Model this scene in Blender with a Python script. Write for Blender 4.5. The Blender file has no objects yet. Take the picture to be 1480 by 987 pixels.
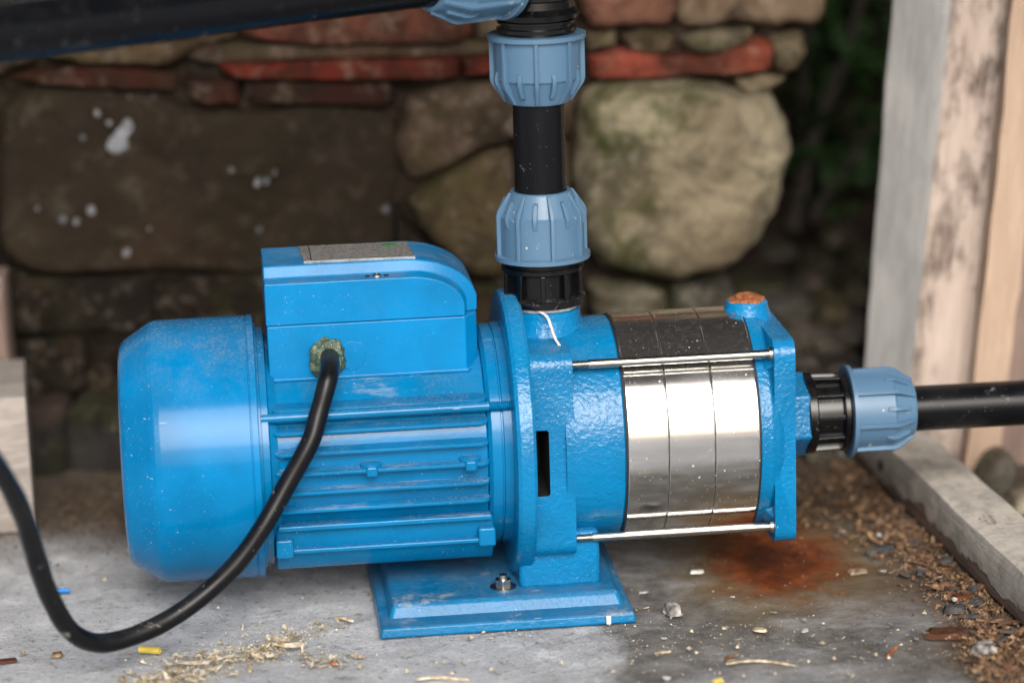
import bpy, bmesh, math, random
from math import sin, cos, pi, radians, sqrt, atan2
from mathutils import Vector, Matrix, noise as mnoise

random.seed(7)
SC = bpy.context.scene
COL = SC.collection

# ------------------------------------------------------------------ camera
S = 0.00043                 # metres in one drawing unit of the pump
FPX = 4111.0                # focal length in photograph pixels (100 mm on 36 mm)
PITCH, ROLL, YAW = radians(14.5), 0.030, radians(5.8)
AXH = 229 * S               # height of the pump axis above the floor
cf = Vector((0, cos(PITCH), -sin(PITCH)))
cu = Vector((0, sin(PITCH), cos(PITCH)))
cr = Vector((1, 0, 0))
cr2 = cr * cos(ROLL) - cu * sin(ROLL)
cu2 = cu * cos(ROLL) + cr * sin(ROLL)
CAM = Vector((0, 0, AXH)) - FPX * S * cf + 128.5 * S * cu2
cam_d = bpy.data.cameras.new('camera')
cam = bpy.data.objects.new('camera', cam_d)
COL.objects.link(cam)
m = Matrix((cr2, cu2, -cf)).transposed().to_4x4()
m.translation = CAM
cam.matrix_world = m
cam_d.sensor_width = 36
cam_d.lens = 100
cam_d.clip_start = 0.05
cam_d.clip_end = 500
cam_d.dof.use_dof = True
cam_d.dof.focus_distance = 1.715
cam_d.dof.aperture_fstop = 2.9
cam_d.dof.aperture_blades = 0
SC.camera = cam

# ------------------------------------------------------------------ light
SUN_EL, SUN_AZ = radians(34), radians(8)      # azimuth from straight behind the camera, towards the right
wd = bpy.data.worlds.new('World')
SC.world = wd
wd.use_nodes = True
wn = wd.node_tree.nodes
bg = wn['Background']
sky = wn.new('ShaderNodeTexSky')
sky.sky_type = 'NISHITA'
sky.sun_disc = False
sky.sun_elevation = SUN_EL
sky.sun_rotation = pi - SUN_AZ
sky.air_density = 1.0
sky.dust_density = 6.0
sky.ozone_density = 0.6
hs = wn.new('ShaderNodeHueSaturation')
hs.inputs['Saturation'].default_value = 0.62     # thin overcast
wd.node_tree.links.new(sky.outputs[0], hs.inputs['Color'])
wd.node_tree.links.new(hs.outputs[0], bg.inputs['Color'])
bg.inputs['Strength'].default_value = 0.10
sun_d = bpy.data.lights.new('sun', 'SUN')
sun_d.energy = 1.35
sun_d.angle = radians(34)
sun_d.color = (1.0, 0.985, 0.965)
sun = bpy.data.objects.new('sun', sun_d)
COL.objects.link(sun)
sdir = Vector((sin(SUN_AZ) * cos(SUN_EL), -cos(SUN_AZ) * cos(SUN_EL), sin(SUN_EL)))
sun.rotation_euler = (-sdir).to_track_quat('-Z', 'Y').to_euler()
SC.view_settings.view_transform = 'Standard'
SC.view_settings.look = 'None'
SC.view_settings.gamma = 1
SC.view_settings.use_curve_mapping = False
SC.view_settings.exposure = 0.76

# ------------------------------------------------------------------ picture-to-place helpers
def ray(px, py):
    return cf + (px - 740) / FPX * cr2 - (py - 493.5) / FPX * cu2
def at_y(px, py, Y):
    v = ray(px, py)
    return CAM + v * ((Y - CAM.y) / v.y)
def at_floor(px, py, z=0.0):
    v = ray(px, py)
    return CAM + v * ((z - CAM.z) / v.z)

# ------------------------------------------------------------------ node helpers
class NT:
    def __init__(s, name):
        s.m = bpy.data.materials.new(name)
        s.m.use_nodes = True
        s.t = s.m.node_tree
        s.b = s.t.nodes['Principled BSDF']
        s.co = s.t.nodes.new('ShaderNodeTexCoord').outputs['Object']
    def lk(s, a, b):
        s.t.links.new(a, b)
    def put(s, sock, v):
        if hasattr(v, 'is_linked') or isinstance(v, bpy.types.NodeSocket):
            s.lk(v, sock)
        else:
            if sock.type == 'RGBA' and not isinstance(v, (int, float)) and len(v) == 3:
                v = (*v, 1)
            sock.default_value = v
    def node(s, t, **kw):
        n = s.t.nodes.new('ShaderNode' + t)
        for k, v in kw.items():
            setattr(n, k, v)
        return n
    def mapping(s, scale=(1, 1, 1), rot=(0, 0, 0), loc=(0, 0, 0), co=None):
        n = s.node('Mapping')
        s.lk(co or s.co, n.inputs['Vector'])
        n.inputs['Scale'].default_value = scale
        n.inputs['Rotation'].default_value = rot
        n.inputs['Location'].default_value = loc
        return n.outputs[0]
    def noise(s, scale, detail=4, rough=0.55, co=None, dist=0.0):
        n = s.node('TexNoise')
        s.lk(co or s.co, n.inputs['Vector'])
        n.inputs['Scale'].default_value = scale
        n.inputs['Detail'].default_value = detail
        n.inputs['Roughness'].default_value = rough
        n.inputs['Distortion'].default_value = dist
        return n.outputs['Fac']
    def vor(s, scale, co=None, feature='F1', rnd=1.0):
        n = s.node('TexVoronoi', feature=feature)
        s.lk(co or s.co, n.inputs['Vector'])
        n.inputs['Scale'].default_value = scale
        n.inputs['Randomness'].default_value = rnd
        return n
    def ramp(s, fac, stops, interp='LINEAR'):
        n = s.node('ValToRGB')
        e = n.color_ramp.elements
        n.color_ramp.interpolation = interp
        while len(e) < len(stops):
            e.new(0.5)
        for i, (p, c) in enumerate(stops):
            e[i].position = p
            e[i].color = (c, c, c, 1) if isinstance(c, (int, float)) else (*c[:3], 1)
        s.lk(fac, n.inputs[0])
        return n.outputs[0]
    def sstep(s, v, a, b):
        n = s.node('MapRange', interpolation_type='SMOOTHSTEP')
        s.put(n.inputs[0], v)
        n.inputs[1].default_value = a
        n.inputs[2].default_value = b
        return n.outputs[0]
    def mix(s, fac, a, b, blend='MIX'):
        n = s.node('Mix', data_type='RGBA', blend_type=blend)
        s.put(n.inputs[0], fac)
        s.put(n.inputs[6], a)
        s.put(n.inputs[7], b)
        return n.outputs[2]
    def math(s, op, a, b=0.0, c=None):
        n = s.node('Math', operation=op)
        s.put(n.inputs[0], a)
        s.put(n.inputs[1], b)
        if c is not None:
            s.put(n.inputs[2], c)
        return n.outputs[0]
    def sep(s, v):
        n = s.node('SeparateXYZ')
        s.lk(v, n.inputs[0])
        return n.outputs
    def bump(s, h, strength=0.3, dist=0.001, normal=None):
        n = s.node('Bump')
        n.inputs['Strength'].default_value = strength
        n.inputs['Distance'].default_value = dist
        s.lk(h, n.inputs['Height'])
        if normal is not None:
            s.lk(normal, n.inputs['Normal'])
        return n.outputs[0]
    def specks(s, scale, size, keep, co=None):
        """small round spots: fraction `keep` of the cells hold one"""
        v = s.vor(scale, co)
        d = s.sstep(v.outputs['Distance'], size, size * 0.6)
        r = s.sep(v.outputs['Color'])
        return s.math('MULTIPLY', d, s.math('LESS_THAN', r[0], keep)), r
    def done(s, color=None, rough=None, metal=None, normal=None, **kw):
        I = s.b.inputs
        if color is not None: s.put(I['Base Color'], color)
        if rough is not None: s.put(I['Roughness'], rough)
        if metal is not None: s.put(I['Metallic'], metal)
        if normal is not None: s.lk(normal, I['Normal'])
        for k, v in kw.items():
            s.put(I[k.replace('_', ' ')], v)
        return s.m

def up_facing(t):
    g = t.node('NewGeometry')
    return t.sep(g.outputs['Normal'])[2]

def m_paint(name, base, cast=0.0, dust=0.5, rough=0.16, specks=1.0, gloss=0.5, smear=0.0, stretch=(1, 1, 1), spec=0.22):
    t = NT(name)
    n1 = t.noise(18, 5)
    c = t.mix(t.sstep(n1, .3, .7), tuple(v * 1.06 for v in base), tuple(v * 0.78 for v in base))
    # fine dust settled on what faces up, and a thin patchy film elsewhere
    up = t.sstep(up_facing(t), 0.45, 1.0)
    fine = t.sstep(t.noise(520, 3, 0.7), 0.40, 0.66)
    dn = t.math('MULTIPLY', t.sstep(t.noise(40, 6, 0.7), 0.34, 0.70), t.math('MULTIPLY_ADD', fine, 0.7, 0.3))
    df = t.math('MULTIPLY', t.math('MULTIPLY', up, dn), 0.62 * dust)
    film = t.math('MULTIPLY', t.math('MULTIPLY', t.sstep(t.noise(11, 6, 0.65), 0.50, 0.78), fine), 0.16 * dust)
    df = t.math('ADD', df, film)
    c = t.mix(df, c, (0.17, 0.22, 0.27))
    if smear:
        sm = t.math('MULTIPLY', t.sstep(t.noise(30, 7, 0.68, t.mapping(stretch)), 0.54, 0.64), t.sstep(up_facing(t), 0.25, 0.8))
        df = t.math('MAXIMUM', df, t.math('MULTIPLY', sm, smear))
        c = t.mix(t.math('MULTIPLY', sm, smear), c, (0.34, 0.36, 0.37))
    zone = t.sstep(t.noise(16, 3, 0.5), 0.40, 0.66)
    s1, r1 = t.specks(240, 0.13, 0.30 * specks)
    s2, r2 = t.specks(640, 0.18, 0.24 * specks)
    s3, r3 = t.specks(80, 0.07, 0.22 * specks, t.mapping((0.28, 1, 2.6)))
    sp = t.math('MAXIMUM', t.math('MULTIPLY', t.math('MULTIPLY', s1, zone), 0.75), t.math('MULTIPLY', s2, t.math('MULTIPLY_ADD', zone, 0.5, 0.10)))
    sp = t.math('MAXIMUM', sp, t.math('MULTIPLY', s3, 0.6))
    c = t.mix(sp, c, (0.36, 0.50, 0.58))
    ch, rc = t.specks(26, 0.032, 0.20)
    c = t.mix(ch, c, (0.08, 0.03, 0.018))
    ro = t.math('ADD', t.math('MULTIPLY', df, 0.7), t.math('MULTIPLY_ADD', n1, 0.10, rough - 0.05))
    ro = t.math('ADD', ro, t.math('MULTIPLY', sp, 0.3))
    h = t.noise(60, 3)
    nb = t.bump(h, 0.05, 0.0012)
    if cast > 0:
        h2 = t.noise(330, 2.5, 0.5, dist=0.4)
        nb = t.bump(h2, cast, 0.0012, nb)
    nb = t.bump(sp, 0.2, 0.0003, nb)
    return t.done(c, ro, 0.0, nb, Coat_Weight=gloss * 0.15, Coat_Roughness=0.06, Specular_IOR_Level=spec)

M = {}
M['paint'] = m_paint('blue_enamel', (0.001, 0.165, 0.40), 0.0, 0.9, 0.14, 1.3, 0.2, spec=0.16)
M['cast'] = m_paint('blue_cast_iron_paint', (0.001, 0.172, 0.395), 0.65, 0.45, 0.20, 0.8, spec=0.34)
M['base'] = m_paint('blue_base_paint', (0.001, 0.150, 0.345), 0.40, 0.9, 0.32, smear=0.6)
M['motor'] = m_paint('blue_motor_paint', (0.001, 0.152, 0.355), 0.05, 0.6, 0.15, 1.2, smear=0.4, stretch=(0.5, 1.6, 1.6))
M['box'] = m_paint('blue_plastic_box', (0.001, 0.190, 0.455), 0.03, 1.25, 0.28, 1.3, 0.1)

def m_steel():
    t = NT('polished_stainless')
    br = t.noise(30, 3, 0.5, t.mapping((40, 1, 1)))
    sm = t.noise(14, 5, 0.6, t.mapping((1, 1, 2.2)))
    sm = t.sstep(sm, .35, .65)
    c = t.mix(sm, (0.80, 0.79, 0.775), (0.68, 0.67, 0.65))
    s1, r = t.specks(190, 0.13, 0.16)
    s2, r = t.specks(620, 0.20, 0.13)
    s4, r = t.specks(60, 0.06, 0.25)
    sp = t.math('MAXIMUM', t.math('MAXIMUM', s1, s2), s4)
    up = t.sstep(up_facing(t), 0.3, 0.95)
    du = t.math('MULTIPLY', t.math('MULTIPLY', up, t.math('MULTIPLY_ADD', t.sstep(t.noise(420, 4, 0.7), 0.48, 0.72), 0.05, 0.03)), 1.0)
    c = t.mix(t.math('MULTIPLY', sp, 0.8), c, (0.42, 0.38, 0.33))
    c = t.mix(du, c, (0.20, 0.17, 0.14))
    met = t.math('SUBTRACT', 1.0, t.math('MAXIMUM', t.math('MULTIPLY', sp, 0.8), du))
    ro = t.math('ADD', t.math('MULTIPLY', sm, 0.05), t.math('MULTIPLY_ADD', t.math('MAXIMUM', sp, du), 0.4, 0.11))
    nb = t.bump(br, 0.035, 0.0004)
    nb = t.bump(t.noise(22, 3), 0.10, 0.0012, nb)
    return t.done(c, ro, met, nb)
M['steel'] = m_steel()

def m_rodmetal():
    t = NT('zinc_plated_steel')
    n = t.noise(120, 5)
    c = t.mix(n, (0.58, 0.575, 0.54), (0.36, 0.35, 0.32))
    return t.done(c, t.math('MULTIPLY_ADD', n, 0.25, 0.15), 1.0, t.bump(n, 0.1, 0.0003))
M['zinc'] = m_rodmetal()

def m_rust():
    t = NT('rusty_iron')
    n = t.noise(260, 6, 0.7)
    c = t.ramp(n, [(0.3, (0.05, 0.018, 0.01)), (0.5, (0.32, 0.10, 0.03)), (0.7, (0.55, 0.25, 0.12))])
    return t.done(c, 0.85, 0.1, t.bump(n, 0.6, 0.001))
M['rust'] = m_rust()

def m_black(name, base, rough, scuff, dust=0.3, stretch=(1, 1, 1), spec=0.22):
    t = NT(name)
    n = t.noise(40, 6, 0.65)
    s = t.sstep(t.noise(48, 8, 0.75, t.mapping(stretch), 0.9), 0.61, 0.68)
    s2, r = t.specks(420, 0.16, 0.12)
    mk = t.math('MULTIPLY', t.math('MAXIMUM', s, t.math('MULTIPLY', s2, 0.7)), scuff)
    up = t.math('MULTIPLY', t.sstep(up_facing(t), 0.1, 0.9), t.math('MULTIPLY', t.sstep(n, 0.35, 0.7), dust))
    c = t.mix(mk, base, (0.34, 0.33, 0.31))
    c = t.mix(up, c, (0.16, 0.15, 0.14))
    ro = t.math('ADD', t.math('MULTIPLY_ADD', n, 0.2, rough - 0.1), t.math('MULTIPLY', up, 0.4))
    return t.done(c, ro, 0, t.bump(n, 0.12, 0.0006), Specular_IOR_Level=spec)
M['black_pipe'] = m_black('black_polyethylene_pipe', (0.0035, 0.004, 0.0055), 0.26, 0.45, 0.04)
M['black_fit'] = m_black('black_fitting_plastic', (0.0025, 0.0028, 0.0035), 0.22, 0.25, 0.10, spec=0.42)
M['cable'] = m_black('black_rubber_cable', (0.0045, 0.005, 0.0065), 0.30, 0.55, 0.08)
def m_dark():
    t = NT('dark_iron_and_hole_shade')  # near black; inside the casing slot this colour stands in for shade
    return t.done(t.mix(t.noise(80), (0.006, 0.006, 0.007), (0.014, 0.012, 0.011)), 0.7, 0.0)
M['dark'] = m_dark()

def m_nut():
    t = NT('blue_grey_polypropylene')
    n = t.noise(26, 4)
    c = t.mix(n, (0.085, 0.172, 0.275), (0.068, 0.145, 0.240))
    sc = t.math('MULTIPLY', t.sstep(t.noise(75, 7, 0.7), 0.63, 0.70), 0.7)
    s1, r = t.specks(170, 0.16, 0.10)
    c = t.mix(t.math('MAXIMUM', sc, s1), c, (0.50, 0.45, 0.38))
    ml = t.sep(t.co)
    return t.done(c, t.math('MULTIPLY_ADD', n, 0.15, 0.30), 0, t.bump(t.noise(150, 3), 0.06, 0.0006),
                  Subsurface_Weight=0.0)
M['nut'] = m_nut()

def m_simple(name, c, rough=0.6, metal=0.0, var=0.3, sc=120, bs=0.2):
    t = NT(name)
    n = t.noise(sc, 5, 0.6)
    col = t.mix(t.sstep(n, 0.3, 0.7), tuple(v * (1 + var * 0.5) for v in c), tuple(v * (1 - var) for v in c))
    return t.done(col, rough, metal, t.bump(n, bs, 0.0008), Specular_IOR_Level=0.1 if rough > .9 else .4)
M['tape'] = m_simple('white_thread_tape', (0.72, 0.71, 0.68), 0.55, sc=300)
M['yellow'] = m_simple('yellow_plastic', (0.75, 0.58, 0.10), 0.4)
M['blueplastic'] = m_simple('blue_plastic_scrap', (0.02, 0.22, 0.62), 0.4)
M['greenink'] = m_simple('green_ink', (0.03, 0.20, 0.06), 0.5)

def m_plate():
    t = NT('dusty_aluminium_label')
    n = t.noise(60, 6, 0.7)
    x = t.sep(t.co)
    rows = t.math('FRACT', t.math('MULTIPLY', x[1], 150.0))
    rowm = t.math('LESS_THAN', rows, 0.45)
    txt = t.math('MULTIPLY', rowm, t.math('GREATER_THAN', t.noise(520, 2, 0.5, t.mapping((1, 0.25, 1))), 0.52))
    c = t.mix(t.math('MULTIPLY', txt, 0.8), t.mix(n, (0.42, 0.42, 0.42), (0.20, 0.19, 0.18)), (0.06, 0.06, 0.06))
    c = t.mix(t.sstep(t.noise(420, 6, 0.8), 0.45, 0.62), c, (0.22, 0.215, 0.21))
    return t.done(c, 0.5, 0.35, t.bump(t.noise(400, 4), 0.2, 0.0004))
M['plate'] = m_plate()

def m_glue():
    t = NT('dried_greenish_glue')
    n = t.noise(210, 6, 0.7)
    c = t.ramp(n, [(0.3, (0.012, 0.03, 0.025)), (0.5, (0.06, 0.10, 0.06)), (0.7, (0.20, 0.24, 0.15))])
    s, r = t.specks(800, 0.25, 0.18)
    c = t.mix(s, c, (0.6, 0.62, 0.55))
    return t.done(c, 0.22, 0, t.bump(n, 0.6, 0.002), Transmission_Weight=0.15)
M['glue'] = m_glue()
def m_smear():
    t = NT('glue_smear')
    n = t.noise(150, 5, 0.6)
    return t.done(t.mix(n, (0.001, 0.17, 0.42), (0.002, 0.20, 0.43)), 0.22, 0, t.bump(n, 0.3, 0.0006))
M['smear'] = m_smear()

def m_wood(name, ca, cb, stain=None, stain_amt=0.0, grain=1.0, rough=0.8, loc=(0, 0, 0)):
    """grain along local X"""
    t = NT(name)
    co = t.mapping((1.6, 22, 22), loc=loc)
    n1 = t.noise(9, 7, 0.6, co, 0.6)
    n2 = t.noise(46, 6, 0.7, t.mapping((1, 16, 16), loc=loc))
    c = t.mix(t.sstep(n1, 0.3, 0.72), ca, cb)
    dk = t.sstep(n2, 0.52, 0.70)
    c = t.mix(t.math('MULTIPLY', dk, 0.45 * grain), c, tuple(v * 0.38 for v in cb))
    if stain:
        pm = t.sstep(t.noise(15, 7, 0.72, t.mapping((0.7, 1.8, 1.8), loc=loc)), 0.45, 0.60)
        pm = t.math('MULTIPLY', pm, t.math('MULTIPLY_ADD', t.sstep(n2, 0.36, 0.56), 0.75, 0.25))
        c = t.mix(t.math('MULTIPLY', pm, stain_amt), c, stain)
    # pale scuffs
    w = t.sstep(t.noise(50, 7, 0.7, t.mapping((0.5, 2, 2), loc=loc)), 0.62, 0.72)
    c = t.mix(t.math('MULTIPLY', w, 0.35), c, (0.55, 0.53, 0.5))
    h = t.math('ADD', n1, t.math('MULTIPLY', n2, 0.8))
    return t.done(c, rough, 0, t.bump(h, 0.5 * grain, 0.0016))
M['wood_grey'] = m_wood('weathered_grey_wood', (0.50, 0.45, 0.41), (0.36, 0.32, 0.29), (0.22, 0.19, 0.17), 0.6, 1.7)
M['wood_post_side'] = m_wood('blue_grey_weathered_wood', (0.56, 0.555, 0.55), (0.43, 0.425, 0.42), (0.24, 0.235, 0.23), 0.45, 0.8)
M['wood_post_front'] = m_wood('stained_pink_sawn_wood', (0.60, 0.50, 0.44), (0.48, 0.38, 0.32), (0.08, 0.055, 0.042), 0.95, 1.0, loc=(.3, .1, .7))
M['wood_batten'] = m_wood('pale_orange_batten_wood', (0.50, 0.37, 0.275), (0.40, 0.285, 0.21), None, 0, 0.7)
M['wood_brown'] = m_wood('dark_brown_board', (0.27, 0.195, 0.165), (0.18, 0.125, 0.105), None, 0, 0.7)
M['wood_beam'] = m_wood('cement_smeared_batten', (0.50, 0.475, 0.44), (0.38, 0.345, 0.31), (0.20, 0.15, 0.125), 0.6, 1.0, loc=(.7, .2, .1))
def m_smeared():
    t = NT('cement_smeared_wood')
    n1 = t.noise(9, 7, 0.6, t.mapping((1.6, 22, 22)), 0.6)
    n2 = t.noise(40, 8, 0.72)
    n3 = t.noise(110, 6, 0.7)
    wood = t.mix(t.sstep(n1, .3, .7), (0.26, 0.19, 0.15), (0.13, 0.09, 0.07))
    cem = t.mix(t.sstep(n2, .38, .64), (0.52, 0.48, 0.43), (0.33, 0.31, 0.28))
    cem = t.mix(t.math('MULTIPLY', t.sstep(n3, .52, .68), .5), cem, (0.20, 0.185, 0.17))
    x = t.sep(t.co)
    lvl = t.math('ADD', x[2], t.math('MULTIPLY', t.math('SUBTRACT', t.noise(22, 6, .65), .5), .036))
    m1 = t.sstep(lvl, .010, .0125)
    bare = t.sstep(t.noise(11, 6, .6, t.mapping((.6, 2, 2), loc=(.37, 0, 0))), .58, .63)
    fac = t.math('MULTIPLY', m1, t.math('SUBTRACT', 1.0, t.math('MULTIPLY', bare, .8)))
    c = t.mix(fac, wood, cem)
    h = t.math('ADD', t.math('MULTIPLY', fac, 1.2), t.math('ADD', n1, t.math('MULTIPLY', n3, .5)))
    return t.done(c, .9, 0, t.bump(h, .7, .0022), Specular_IOR_Level=.15)
M['wood_beam'] = m_smeared()
M['wood_roof'] = m_wood('old_roof_boards', (0.05, 0.04, 0.03), (0.03, 0.024, 0.018), None, 0, 0.7)

def m_stone(name, specks=False, moss=0.3, rough=0.9, pale=0.5):
    t = NT(name)
    oi = t.node('ObjectInfo')
    base = oi.outputs['Color']
    off = t.node('VectorMath', operation='ADD')
    t.lk(t.co, off.inputs[0])
    rv = t.node('CombineXYZ')
    t.lk(t.math('MULTIPLY', oi.outputs['Random'], 37.0), rv.inputs[0])
    t.lk(rv.outputs[0], off.inputs[1])
    co = off.outputs[0]
    n1 = t.noise(16, 8, 0.68, co, 0.4)
    n2 = t.noise(60, 8, 0.72, co)
    n3 = t.noise(7, 5, 0.6, co)
    c = t.mix(t.sstep(n1, 0.38, 0.62), base, t.mix(0.8, base, (0.02, 0.016, 0.012)))
    c = t.mix(t.math('MULTIPLY', t.sstep(n3, 0.50, 0.66), 0.5), c, t.mix(0.45, base, (0.16, 0.085, 0.05)))
    c = t.mix(t.math('MULTIPLY', t.sstep(n2, 0.52, 0.66), 0.5), c, t.mix(0.5, base, (0.30, 0.26, 0.20)))
    mo = t.math('MULTIPLY', t.sstep(t.noise(10, 7, 0.70, co), 0.50, 0.62), moss)
    c = t.mix(mo, c, (0.045, 0.055, 0.012))
    li = t.math('MULTIPLY', t.sstep(t.noise(19, 8, 0.72, t.mapping((1, 1, 1), loc=(3, 1, 5), co=co)), 0.58, 0.68), pale)
    c = t.mix(li, c, (0.30, 0.27, 0.235))
    if specks:
        c = t.mix(.6, c, base)
        fl = t.mapping((1, 0, 1), co=co)
        s1, r = t.specks(30, 0.10, 0.34, fl)
        s2, r = t.specks(58, 0.13, 0.16, fl)
        zone = t.sstep(t.noise(6, 3, 0.5, co), 0.38, 0.50)
        c = t.mix(t.math('MULTIPLY', t.math('MULTIPLY', t.math('MAXIMUM', s1, s2), zone), 0.8), c, (0.17, 0.18, 0.20))
    h = t.math('ADD', n1, t.math('MULTIPLY', n2, 0.5))
    return t.done(c, rough, 0, t.bump(h, 0.9, 0.010), Specular_IOR_Level=0.06)
M['stone'] = m_stone('rubble_stone', False, 0.3)
M['stone_moss'] = m_stone('mossy_stone', False, 0.75)
M['stone_boulder'] = m_stone('mossy_boulder', False, 0.75, pale=.45)
M['stone_specks'] = m_stone('speckled_stone', True, 0.15, pale=0.12)
M['brick'] = m_stone('old_brick', False, 0.08, pale=0.25)
def m_splash():
    t = NT('dried_lime_splash')
    oi = t.node('ObjectInfo')
    return t.done(t.mix(t.sstep(t.noise(200, 5), .4, .7), oi.outputs['Color'], (.22, .22, .22)), .9)
M['splash'] = m_splash()
M['mortar'] = m_simple('earthy_mortar', (0.030, 0.022, 0.016), 0.95, 0, 0.7, 40, 0.9)
M['soil'] = m_simple('dark_soil', (0.035, 0.026, 0.02), 0.95, 0, 0.6, 30, 0.9)

def m_leaf():
    t = NT('ivy_leaf')
    oi = t.noise(9, 2)
    c = t.mix(t.sstep(oi, 0.35, 0.65), (0.018, 0.045, 0.012), (0.045, 0.10, 0.028))
    return t.done(c, 0.5)
M['leaf'] = m_leaf()
M['stem'] = m_simple('dark_stem', (0.055, 0.045, 0.038), 0.85)

def m_shaving():
    t = NT('dry_wood_shavings')
    n = t.noise(230, 1, 0.5)
    c = t.ramp(n, [(0.28, (0.16, 0.11, 0.06)), (0.45, (0.40, 0.32, 0.20)), (0.58, (0.58, 0.50, 0.36)), (0.72, (0.68, 0.63, 0.51))])
    return t.done(c, 0.8)
M['shaving'] = m_shaving()
def m_shaving_brown():
    t = NT('damp_brown_shavings')
    n = t.noise(200, 1, 0.5)
    c = t.ramp(n, [(0.28, (0.035, 0.024, 0.018)), (0.42, (0.12, 0.066, 0.034)), (0.56, (0.24, 0.14, 0.075)), (0.74, (0.42, 0.30, 0.19))])
    return t.done(c, 0.8)
M['shaving_brown'] = m_shaving_brown()
def m_bark():
    t = NT('bark_and_slate')
    n = t.noise(90, 1, 0.5)
    c = t.ramp(n, [(0.30, (0.02, 0.017, 0.015)), (0.45, (0.07, 0.075, 0.08)), (0.55, (0.10, 0.05, 0.03)), (0.68, (0.20, 0.10, 0.06)), (0.8, (0.25, 0.23, 0.21))])
    return t.done(c, 0.85, 0, t.bump(t.noise(300, 5), 0.6, 0.001))
M['bark'] = m_bark()
def m_shaving_dark():
    t = NT('dark_crumbled_litter')
    n = t.noise(200, 1, 0.5)
    c = t.ramp(n, [(0.28, (0.02, 0.015, 0.011)), (0.42, (0.06, 0.04, 0.024)), (0.56, (0.12, 0.08, 0.045)), (0.74, (0.24, 0.18, 0.12))])
    return t.done(c, 0.85)
M['shaving_dark'] = m_shaving_dark()
M['palewood'] = m_simple('pale_brown_chip', (0.30, 0.22, 0.16), 0.8)
def m_grit():
    t = NT('concrete_grit')
    n = t.noise(170, 1, 0.5)
    c = t.ramp(n, [(0.3, (0.06, 0.055, 0.05)), (0.5, (0.25, 0.24, 0.23)), (0.7, (0.55, 0.54, 0.52))])
    return t.done(c, 0.9)
M['grit'] = m_grit()

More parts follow.
